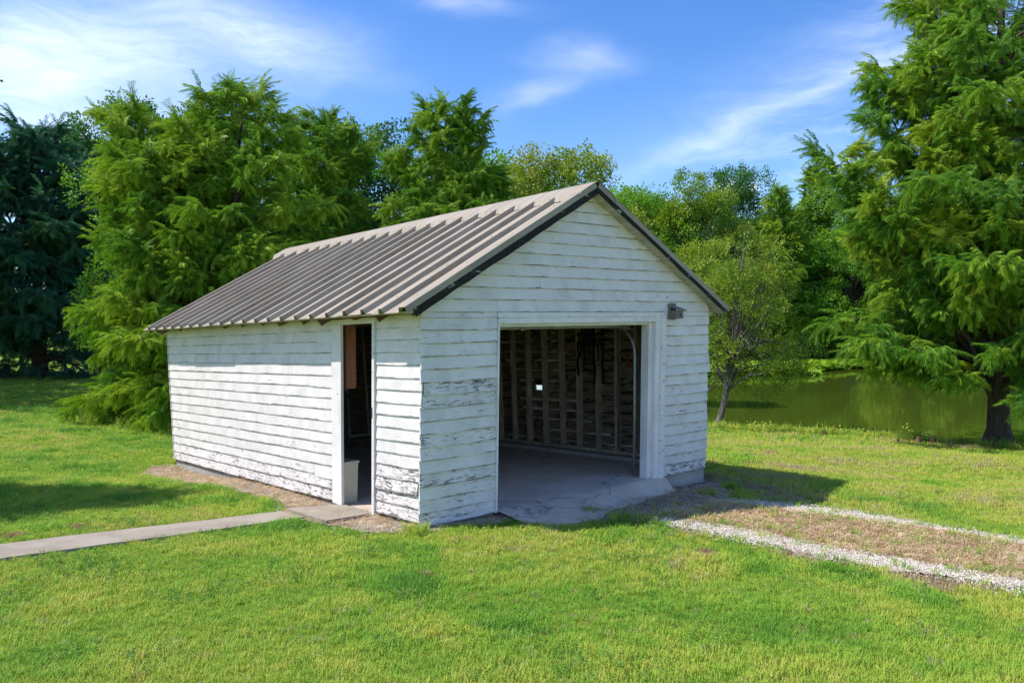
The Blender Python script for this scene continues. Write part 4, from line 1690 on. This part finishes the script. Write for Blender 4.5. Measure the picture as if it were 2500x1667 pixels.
def broadleaf(name, label, x, y, h, rx, seed, mat, blobs=46, per=70, low=.25, sprig=1.0, cat='tree', group=None, trunk_r=.2, tone0=.5, ecc=1.0, open_=0.0, bark='bark_grey', top=1.0, lean=(0, 0), twig=0):
    """round-crowned tree: trunk, forking limbs, leaf masses with gaps between them"""
    r = random.Random(seed)
    z0 = gz(x, y)
    root = empty(name, (x, y, z0))
    tag(root, label, cat, group)
    tb, lb = MB(), MB()
    cz, rz = h * (low + 1) / 2, h * (1 - low) / 2
    tp = Vector((lean[0], lean[1], h * (low + .42)))
    st = [Vector((0, 0, -.15)).lerp(tp, i / 6) + Vector((r.uniform(-1, 1), r.uniform(-1, 1), 0)) * .012 * h * (i / 6) for i in range(7)]
    tb.tube(st, [trunk_r * (1.5 if i == 0 else 1 - .11 * i) for i in range(7)], 9)
    P, Q, SC, TN = [], [], [], []
    for i in range(blobs):
        ct = r.uniform(-.85, 1)
        a = i * 2.39996 + r.uniform(-.4, .4)
        q = r.uniform(.45, 1) ** .5
        s = math.sqrt(max(0, 1 - ct * ct)) * (1 if ct > 0 else .95)
        irr = .82 + .36 * (mnoise.noise((math.cos(a) * 1.7 + seed, math.sin(a) * 1.7, ct * 2)) + .5)
        c = Vector((lean[0] + rx * q * s * math.cos(a) * irr, lean[1] + rx * q * s * math.sin(a) * irr * ecc, cz + rz * q * ct * (.9 + .2 * irr) * top))
        br = rx * r.uniform(.17, .34)
        f0 = r.uniform(.35, .98)
        b0, _ = along(st, f0)
        mid = b0.lerp(c, .5) + Vector((r.uniform(-.1, .1) * rx, r.uniform(-.1, .1) * rx, r.uniform(0, .12) * rx))
        lb.tube([b0, b0.lerp(mid, .5), mid, mid.lerp(c, .55), c], [trunk_r * .34, trunk_r * .26, trunk_r * .19, trunk_r * .12, trunk_r * .05], 5, False)
        if r.random() < open_:
            for k in range(5):
                d = Vector((r.gauss(0, 1), r.gauss(0, 1), abs(r.gauss(0, 1)) + .3)).normalized()
                lb.tube([c, c + d * br * 1.0, c + d * br * 1.7 + Vector((r.uniform(-.1, .1), r.uniform(-.1, .1), .1))], [.016, .009, .004], 4, False)
            nn = per // 5
        else:
            nn = int(per * (br / (rx * .26)) ** 1.7)
        tn = tone0 + r.uniform(-.25, .25)
        for k in range(nn):
            d = Vector((r.gauss(0, 1), r.gauss(0, 1), r.gauss(.25, .9)))
            d.normalize()
            w = br * r.uniform(.45, 1.12)
            p = c + Vector((d.x * w, d.y * w, d.z * w * .72))
            if p.z < .1:
                continue
            P.append(tuple(p))
            Q.append((r.uniform(-3, 3), r.uniform(-.5, .6) - d.z * .5, math.atan2(d.y, d.x) + r.uniform(-.8, .8)))
            SC.append(sprig * r.uniform(.7, 1.3))
            TN.append(min(1, max(0, tn + r.uniform(-.18, .18) + d.z * .06)))
    tb.build('trunk', M[bark], root, True)
    lb.build('limbs', M[bark], root, True)
    scatter('crown', P, Q, SC, TN, SPRIG, M[mat], root)
    return len(P)


# leaders: (dx, dy, share of height, share of radius, crown starts at)
NL = 0
# left of the barn
NL += cypress('cypress_tree', 'tall broad bald cypress with several tops behind the barn roof at left', -8.1, 21.6, 8.35, 3.6,
              [(1.0, .2, 1.0, .96, .01), (-.7, .3, .95, .78, .30), (-2.3, .2, .97, .66, .40), (.1, -.6, .88, .55, .45), (-1.5, -1.0, .80, .62, .25), (-2.9, .3, .72, .6, .3), (-1.7, -1.2, .50, .85, .02), (.4, -1.6, .44, .75, .02)], 3, 'cyp', 88, spray=.98, trunk_r=.26,
              shape=.42, tone0=.60, droop=-.85, rise=.22, gap=.2, lowpow=1.2, pl=16)
NL += cypress('cypress_tree', 'mid green cypress with rounded tops between two taller cypresses behind the roof', -6.9, 30.5, 9.9, 3.0,
              [(0, 0, 1.0, 1.0, .1), (-1.3, .3, .92, .6, .3), (1.2, -.2, .95, .55, .35)], 8, 'cyp', 62, spray=1.1, shape=.38, tone0=.5, trunk_r=.22, droop=-.6, gap=.22, pl=14)
NL += cypress('cypress_tree', 'tallest cypress seen above the middle of the roof ridge', -2.2, 28.4, 9.7, 3.2,
              [(0, 0, 1.0, 1.0, .12), (-1.7, .2, .86, .62, .3), (1.6, .2, .80, .6, .28), (.7, -.3, .96, .5, .5)], 15, 'cyp', 64, spray=1.05, shape=.36, tone0=.48, trunk_r=.24, gap=.22, droop=-.5, pl=14)
NL += broadleaf('broadleaf_tree', 'yellow green broadleaf tree with bare twigs behind the roof peak', 1.5, 32.0, 9.9, 3.1, 22, 'broad_yellow', 50, 78, .18, 1.25, open_=.18, tone0=.55)
NL += broadleaf('broadleaf_tree', 'thin open branched tree with sky showing between dark cypress and big cypress', -13.6, 31.0, 8.6, 2.9, 31, 'broad', 44, 34, .25, 1.2, open_=.45, tone0=.75)
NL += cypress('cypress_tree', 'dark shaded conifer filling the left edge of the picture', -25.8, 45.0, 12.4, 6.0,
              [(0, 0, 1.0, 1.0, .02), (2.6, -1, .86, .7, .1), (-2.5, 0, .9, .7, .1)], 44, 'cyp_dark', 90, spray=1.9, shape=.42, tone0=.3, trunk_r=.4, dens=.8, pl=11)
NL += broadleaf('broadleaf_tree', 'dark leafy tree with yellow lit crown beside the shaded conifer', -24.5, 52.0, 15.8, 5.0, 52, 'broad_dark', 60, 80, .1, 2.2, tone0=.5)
# out of view to the left, their shade lies on the lawn
NL += cypress('cypress_tree', 'young cypress beyond the left edge casting the long lawn shadow', -9.5, 9.9, 7.0, 1.9, [(0, 0, 1, 1, .12)], 61, 'cyp', 50, spray=1.1, trunk_r=.16, pl=9)
NL += broadleaf('broadleaf_tree', 'leafy tree beyond the left edge shading the far left lawn', -23.9, 28.5, 15.0, 3.7, 62, 'broad', 50, 60, .2, 1.9)
NL += broadleaf('broadleaf_tree', 'tall leafy tree beyond the left edge shading the dark conifer', -33.5, 44.0, 17, 5.2, 63, 'broad_dark', 50, 60, .12, 2.4)
NL += broadleaf('broadleaf_tree', 'leafy tree beyond the left edge behind the lawn shade', -29.2, 36.5, 16.5, 4.3, 64, 'broad', 50, 60, .15, 2.1)
# backdrop trees behind the middle group
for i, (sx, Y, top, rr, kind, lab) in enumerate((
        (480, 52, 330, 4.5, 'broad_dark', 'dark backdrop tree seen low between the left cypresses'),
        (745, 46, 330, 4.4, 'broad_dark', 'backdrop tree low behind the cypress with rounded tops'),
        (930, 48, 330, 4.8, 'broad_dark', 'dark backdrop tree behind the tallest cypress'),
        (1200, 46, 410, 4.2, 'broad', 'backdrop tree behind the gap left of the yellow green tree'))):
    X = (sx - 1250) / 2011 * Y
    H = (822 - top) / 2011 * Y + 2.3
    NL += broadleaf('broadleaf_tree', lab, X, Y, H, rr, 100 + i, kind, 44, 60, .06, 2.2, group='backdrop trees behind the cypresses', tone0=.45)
# right: tree by the corner of the barn on the bank
NL += broadleaf('broadleaf_tree', 'small yellow green tree with grey trunk on the bank by the barn corner', 5.55, 22.4, 5.0, 1.7, 71, 'broad_yellow', 74, 36, .16, .62, trunk_r=.105, tone0=.42, lean=(.75, .3), ecc=.9, open_=.12)
# the big cypress at right
NL += cypress('cypress_tree', 'big bald cypress with fluted trunk on the pond bank at right', 11.15, 18.9, 13.5, 4.3,
              [(.1, 0, 1.0, 1.0, .10), (-2.6, .3, .62, .62, .22), (-1.2, -.4, .74, .55, .34), (1.6, .3, .85, .6, .3), (-3.9, .2, .50, .62, .20), (-1.9, -.6, .66, .4, .5), (-3.2, -.8, .40, .6, .16)], 81, 'cyp_right', 96, spray=.92,
              trunk_r=.235, flare=2.1, shape=.55, tone0=.55, rise=.30, droop=-.55, clear=1.6, gap=.24, pl=13)
# far bank
FAR = [(1570, 84, 478, 6.4, 'b', 'broad', 'round green tree on the far bank just right of the roof peak'),
       (1690, 80, 462, 5.8, 'b', 'broad_yellow', 'yellow green round tree on the far bank above the roof slope'),
       (1800, 88, 440, 5.8, 'b', 'broad_dark', 'tall dark green round tree standing highest on the far bank'),
       (1900, 82, 448, 4.2, 'c', 'cyp', 'pointed cypress on the far bank left of the big right cypress'),
       (1985, 86, 430, 4.8, 'c', 'cyp', 'second pointed cypress on the far bank partly behind the big right cypress'),
       (1845, 80, 560, 3.6, 'c', 'cyp', 'low bright cypress on the far bank over the lily pads'),
       (2080, 84, 470, 5.6, 'b', 'broad', 'far bank tree behind the left branches of the big right cypress'),
       (2200, 86, 560, 5.0, 'b', 'broad_dark', 'dark far bank tree behind the middle of the big right cypress'),
       (2320, 82, 520, 5.4, 'b', 'broad', 'far bank tree behind the trunk of the big right cypress'),
       (2450, 80, 540, 5.4, 'b', 'broad_yellow', 'far bank tree at the right edge behind the trunk'),
       (2600, 74, 520, 5.4, 'b', 'broad', 'far bank tree just beyond the right edge')]
FAR += [(2265, 78, 610, 5.0, 'b', 'broad_yellow', 'low bushy far bank tree left of the trunk reflections'), (2395, 77, 600, 5.0, 'b', 'broad', 'low bushy far bank tree right of the trunk of the big cypress')]
FAR += [(1500 + 150 * k, 98 + (k % 3) * 5, (560, 530, 575, 545)[k % 4], 7.0, 'b', ('broad', 'broad_dark', 'broad')[k % 3], '%s tree from the left in the rear row beyond the far bank' % w_)
        for k, w_ in enumerate(('first', 'second', 'third', 'fourth', 'fifth', 'sixth', 'seventh', 'eighth', 'ninth'))]
for i, (sx, Y, top, rr, kd, mt, lab) in enumerate(FAR):
    X = (sx - 1250) / 2011 * Y
    H = (822 - top) / 2011 * Y + 2.3
    if kd == 'b':
        NL += broadleaf('broadleaf_tree', lab, X, Y, H, rr, 200 + i, mt, 56, 74, .03, 2.4, group='trees on the far bank', tone0=.5, trunk_r=.28)
    else:
        NL += cypress('cypress_tree', lab, X, Y, H, rr, [(0, 0, 1, 1, .03), (rr * .4, .3, .84, .6, .1), (-rr * .45, 0, .78, .6, .1)], 200 + i, mt, 56, spray=2.1, shape=.7, tone0=.55, group='trees on the far bank', trunk_r=.3, dens=.8, pl=9)
print('LEAF PIECES', NL)

# ------------------------------------------------------------------ lawn grass, litter, gravel
def off_lawn(x, y, grow=0.0):
    """where no lawn grass grows"""
    bad = np.zeros(x.shape, bool)
    rx, ry = x - OB[0], y - OB[1]
    u = rx * UB[0] + ry * UB[1]
    v = rx * VB[0] + ry * VB[1]
    bad |= (u > -.03) & (u < BW + .05) & (v > -.03) & (v < BL + .05)
    for k, p in enumerate((PATH, STEP)):
        bad |= sdist(x, y, p) > -.045
    for k, p in enumerate((TRK_N, TRK_F)):
        bad |= inpoly(x, y, p)
    wx = (fbm(x, y, .5, 40) - .5) * .35
    wy = (fbm(x, y, .5, 41) - .5) * .35
    for p in (DIRT_SIDE, FRONT_DIRT, CENTRE):
        bad |= inpoly(x + wx, y + wy, p)
    d = sdist(x, y, POND)
    bad |= d > -.35
    return bad


def in_view(x, y, m=.6):
    return (np.abs(x) < .64 * y + m) & (y > 3.2)


def lawn():
    P, Rr, SC, TN = [], [], [], []
    for (y0, y1, dens, sc) in ((3.4, 6.5, 520, 1.0), (6.5, 9.5, 360, 1.05), (9.5, 13, 220, 1.2), (13, 18, 120, 1.45), (18, 27, 48, 1.9), (27, 50, 9, 2.6)):
        w = .64 * y1 + .8
        n = int((y1 - y0) * 2 * w * dens)
        x = rng.uniform(-w, w, n)
        y = rng.uniform(y0, y1, n)
        k = in_view(x, y) & ~off_lawn(x, y)
        x, y = x[k], y[k]
        z = ground_z(x, y)
        n = len(x)
        big = fbm(x, y, 1.9, 3)
        mid = fbm(x, y, .55, 13)
        strp = .5 + .5 * np.sin((x * .35 + y * 1.0) * 2.6 + 2 * fbm(x, y, 3, 20))
        t = .40 + .36 * (big - .5) + .50 * (mid - .5) + .07 * (strp - .5) + rng.normal(0, .085, n)
        # clover-dark spots and dry spots
        lush = np.clip((fbm(x, y, .8, 33) - .60) / .12, 0, 1)
        t = t - .22 * lush
        dtrk = np.maximum(sdist(x, y, TRK_N), sdist(x, y, FRONT_DIRT))
        nearT = np.clip(1 - (-dtrk) / 1.7, 0, 1) * np.clip((x - .2) / 1.2, 0, 1)
        t = t + nearT * np.clip((fbm(x, y, .7, 55) - .38) * 2.4, 0, .55)
        right = np.clip((x - 2) / 3, 0, 1) * np.clip((y - 9) / 2, 0, 1)
        t = t + right * (.06 + .22 * (fbm(x, y, .9, 66) - .35))
        dry = (rng.random(n) < .02)
        t = np.where(dry, rng.uniform(.70, .82, n), t)
        rust = np.clip((fbm(x, y, .45, 77) - .80) / .05, 0, 1)
        t = np.where(rust > .5, 1.0, t)
        hgt = sc * (.46 + .46 * mid + .32 * lush) * rng.uniform(.75, 1.2, n)
        P.append(np.stack([x, y, z], 1))
        Rr.append(np.stack([rng.normal(0, .12, n), rng.normal(0, .12, n), rng.uniform(0, 6.283, n)], 1))
        SC.append(hgt)
        TN.append(np.clip(t, 0.02, 1))
    o = scatter('lawn_grass', np.concatenate(P), np.concatenate(Rr), np.concatenate(SC), np.concatenate(TN), TUFT, M['grass'])
    tag(o, 'short mown grass blades covering the lawn', 'grass', kind='stuff')
    return sum(len(p) for p in P)


NG = lawn()


def edge_points(poly, n, spread, closed=True):
    seg = [(poly[i], poly[(i + 1) % len(poly)]) for i in range(len(poly) - (0 if closed else 1))]
    L = np.array([math.dist(a, b) for a, b in seg])
    pick = rng.choice(len(seg), n, p=L / L.sum())
    f = rng.random(n)
    a = np.array([seg[i][0] for i in pick])
    b = np.array([seg[i][1] for i in pick])
    return a + (b - a) * f[:, None] + rng.normal(0, spread, (n, 2))


def fringe():
    """taller uncut grass along edges, at the track mouth and along the bank"""
    pts = [edge_points(PATH, 300, .02), edge_points(TRK_N, 160, .05), edge_points(TRK_F, 140, .05)]
    sc = [np.full(300, .22), np.full(160, .36), np.full(140, .36)]
    tall = rng.normal(0, 1, (46, 2)) * np.array([.16, .10]) + np.array([1.30, 8.93])
    pts.append(tall); sc.append(rng.uniform(.25, .7, 46))
    for cx, cy, n, s in ((.85, 9.28, 16, .45), (.45, 9.05, 14, .3), (1.95, 9.85, 10, .35), (-.98, 8.22, 22, .6), (2.55, 10.6, 18, .5), (1.7, 9.6, 8, .3), (2.95, 11.2, 40, .5), (-.55, 8.42, 18, .3)):
        pts.append(rng.normal(0, 1, (n, 2)) * .07 + np.array([cx, cy])); sc.append(rng.uniform(.6, 1.1, n) * s)
    bank = edge_points([(2.8, 25.2), (5.3, 22.2), (7.3, 21.0), (9.1, 19.9), (10.4, 19.0), (11.7, 17.2), (14.3, 14.0)], 900, .16, False)
    pts.append(bank); sc.append(rng.uniform(.6, 1.5, 900))
    left = edge_points([(-12.5, 25.5), (-9.6, 20.6), (-7.3, 19.2), (-6.2, 18.4)], 420, .35, False)
    pts.append(left); sc.append(rng.uniform(.6, 1.6, 420))
    p = np.concatenate(pts)
    s = np.concatenate(sc)
    z = ground_z(p[:, 0], p[:, 1])
    n = len(p)
    o = scatter('long_grass', np.column_stack([p, z]), np.column_stack([rng.normal(0, .15, n), rng.normal(0, .15, n), rng.uniform(0, 6.28, n)]), s, np.clip(rng.normal(.42, .14, n), 0, .9), LONG, M['grass'])
    tag(o, 'longer uncut grass along edges and bank', 'grass', kind='stuff')


fringe()


def clover():
    """flat broad-leaved weeds that grow in patches through the lawn"""
    n = 26000
    x = rng.uniform(-6, 7, n)
    y = rng.uniform(3.6, 11.5, n)
    k = in_view(x, y) & ~off_lawn(x, y) & (fbm(x, y, .62, 91) + rng.normal(0, .05, n) > .66)
    x, y = x[k], y[k]
    n = len(x)
    o = scatter('clover', np.stack([x, y, ground_z(x, y) + .012], 1), np.stack([rng.uniform(-.5, .5, n), rng.uniform(-1.5, -.9, n), rng.uniform(0, 6.28, n)], 1),
                rng.uniform(.10, .19, n), np.clip(rng.normal(.45, .2, n), 0, 1), SPRIG, M['clover'])
    tag(o, 'patches of clover and broad leaved weeds in the lawn', 'clover', kind='stuff')


clover()


def poly_points(poly, n):
    p = np.array(poly)
    out = []
    while sum(map(len, out)) < n:
        q = rng.uniform(p.min(0), p.max(0), (n * 2, 2))
        out.append(q[inpoly(q[:, 0], q[:, 1], poly)])
    return np.concatenate(out)[:n]


def clipview(q):
    return q[in_view(q[:, 0], q[:, 1], .4)]


def litter(name, label, cat, q, srcs, mat, s0, s1, t0, t1, off=.01, roll=.2):
    n = len(q)
    z = ground_z(q[:, 0], q[:, 1]) + off
    o = scatter(name, np.column_stack([q, z]), np.column_stack([rng.normal(0, roll, n), rng.normal(0, roll, n), rng.uniform(0, 6.28, n)]), rng.uniform(s0, s1, n), rng.uniform(t0, t1, n), srcs, mat)
    tag(o, label, cat, kind='stuff')


def jitter(q, s=.05):
    far = rng.random(len(q)) < .05
    return q + rng.normal(0, 1, q.shape) * np.where(far, s * 3.2, s)[:, None]


litter('gravel', 'white crushed stones in the near wheel track', 'gravel', clipview(jitter(poly_points(TRK_N, 26000), .075)), STONE, M['stone'], .0035, .0115, 0, 1, .024, 1.0)
litter('gravel', 'white crushed stones in the far wheel track', 'gravel', clipview(jitter(poly_points(TRK_F, 21000), .075)), STONE, M['stone'], .0035, .0110, 0, 1, .024, 1.0)
litter('gravel', 'scattered stones on the dirt before the garage opening', 'gravel', np.concatenate([poly_points(FRONT_DIRT, 900), rng.normal(0, 1, (420, 2)) * [.28, .10] + [-1.35, 8.45]]), STONE, M['stone'], .004, .012, 0, 1, .014, 1.0)
litter('straw', 'dry brown straw between the wheel tracks', 'straw', clipview(jitter(poly_points(CENTRE, 20000), .07)), STRAWF, M['straw'], .4, .95, 0, 1, .018, .25)
litter('straw', 'dry stubble tufts between the wheel tracks', 'straw', clipview(poly_points(CENTRE, 2600)), STRAW, M['straw'], .8, 1.5, 0, .9, .014, .3)
litter('leaf_litter', 'dry plant litter on the dirt beside the long wall', 'litter', poly_points(DIRT_SIDE, 2200), STRAWF, M['straw'], .3, .8, 0, .9, .012, .3)
litter('leaf_litter', 'dry plant litter on the shaded dirt before the opening', 'litter', poly_points(FRONT_DIRT, 1300), STRAWF, M['straw'], .3, .8, 0, .7, .014, .3)
cl = clipview(np.concatenate([poly_points(CENTRE, 420), jitter(poly_points(TRK_N, 90), .1), jitter(poly_points(TRK_F, 90), .1)]))
litter('weeds', 'sparse green weeds in the dry strip and wheel tracks', 'weeds', cl, TUFT, M['grass'], .8, 1.4, .1, .6, .014, .2)

# lily pads on the far side of the pond, leafy plants along the near bank
q = rng.uniform((3, 48), (42, 84), (9000, 2))
dist_far = sdist(q[:, 0], q[:, 1], POND)
band = (dist_far > -1.5) & (dist_far < 19 - .30 * np.abs(q[:, 0] - 16) + 4 * (fbm(q[:, 0], q[:, 1], 5, 8) - .5))
q = q[band & (q[:, 1] > 55 + .25 * np.abs(q[:, 0] - 14))]
n = len(q)
o = scatter('lily_pads', np.column_stack([q, np.full(n, WATER_Z + .005)]), np.column_stack([np.zeros(n), np.zeros(n), rng.uniform(0, 6.28, n)]), rng.uniform(1.0, 1.9, n), np.clip(fbm(q[:, 0], q[:, 1], 6, 2) + rng.normal(0, .15, n), 0, 1), PADS, M['pad'])
tag(o, 'bright green water lily pads along the far pond edge', 'lily pads', kind='stuff')
pp = [rng.normal(0, 1, (130, 2)) * [.75, .30] + [7.7, 21.35], rng.normal(0, 1, (70, 2)) * [.6, .22] + [9.0, 20.5], rng.normal(0, 1, (40, 2)) * [.4, .2] + [5.9, 22.6], rng.normal(0, 1, (16, 2)) * [.25, .12] + [10.3, 20.9]]
pp = np.concatenate(pp)
n = len(pp)
zz = np.maximum(ground_z(pp[:, 0], pp[:, 1]), WATER_Z) + rng.uniform(.02, .16, n)
o = scatter('bank_plants', np.column_stack([pp, zz]), np.column_stack([rng.uniform(-1, 1, n), rng.uniform(-1.2, -.2, n), rng.uniform(0, 6.28, n)]), rng.uniform(.45, .8, n), rng.uniform(.3, 1, n), SPRIG, M['broad_yellow'])
tag(o, 'low leafy water plants along the near pond bank', 'plants', kind='stuff')
# understorey bushes at the foot of the left cypress
for i, (x, y, h, rr, lab) in enumerate(((-7.2, 19.2, .8, .7, 'small leafy bush by the far corner of the long wall'), (-10.2, 21.6, .8, .9, 'grassy bush under the left edge of the big left cypress'))):
    broadleaf('bush', lab, x, y, h, rr, 300 + i, 'broad', 18, 40, .0, .7, 'bush', 'bushes at the foot of the left cypress', .03, .8)

# cypress knees by the big trunk
for i, (x, y, h, lab) in enumerate(((9.35, 18.95, .17, 'reddish cypress knee left of the trunk, the larger one'), (9.62, 18.80, .19, 'stout reddish cypress knee nearest the trunk on its left'), (8.95, 19.10, .09, 'small low cypress knee farthest left of the trunk'),
                                  (7.75, 20.45, .18, 'dark stump like knee on the bank by the water plants'), (12.2, 18.0, .10, 'small cypress knee right of the trunk'))):
    b = MB()
    r = random.Random(i)
    k = 7
    rows = []
    for j, (f, q) in enumerate(((0, 1.25), (.25, .95), (.6, .75), (.85, .55), (1, .2))):
        for a in range(k):
            t = 2 * math.pi * a / k
            w = h * .42 * q * r.uniform(.85, 1.15)
            rows.append((w * math.cos(t), w * math.sin(t), -.05 + (h + .05) * f))
    b.add(rows, [(j * k + a, j * k + (a + 1) % k, (j + 1) * k + (a + 1) % k, (j + 1) * k + a) for j in range(4) for a in range(k)] + [tuple(4 * k + a for a in range(k))])
    o = b.build('cypress_knee', M['knee'], None, True)
    o.location = (x, y, gz(x, y))
    tag(o, lab, 'cypress knee', 'cypress knees on the bank')


# teal roofed house far behind the right trees
hx, hy = 37.5, 97.0
hb = (hx, hy, gz(hx, hy))
hr = empty('house', hb)
tag(hr, 'far house with teal metal roof glimpsed through the right trees', 'house')
M['teal'] = plain('teal_metal', (.10, .42, .42), .4, .15, 2)
M['house_wall'] = plain('house_siding', (.35, .35, .33), .8, .1, 2)
idt = lambda a, b_, c: (a, b_, c)
part('wall', M['house_wall'], hr, (-6, 6, -4, 4, -.3, 5.2), T_=idt)
b = MB()
b.add([(-6.5, -4.6, 5.1), (6.5, -4.6, 5.1), (6.5, 4.6, 5.1), (-6.5, 4.6, 5.1), (-6.5, 0, 8.2), (6.5, 0, 8.2)], [(0, 1, 5, 4), (2, 3, 4, 5), (0, 4, 3), (1, 2, 5), (3, 2, 1, 0)])
b.build('roof', M['teal'], hr)
for i in range(4):
    wdw = part('window', M['felt'], hr, (-5 + i * 2.8, -3.8 + i * 2.8, -4.05, -3.95, 2.9, 4.3), T_=idt)
print('GRASS', NG)
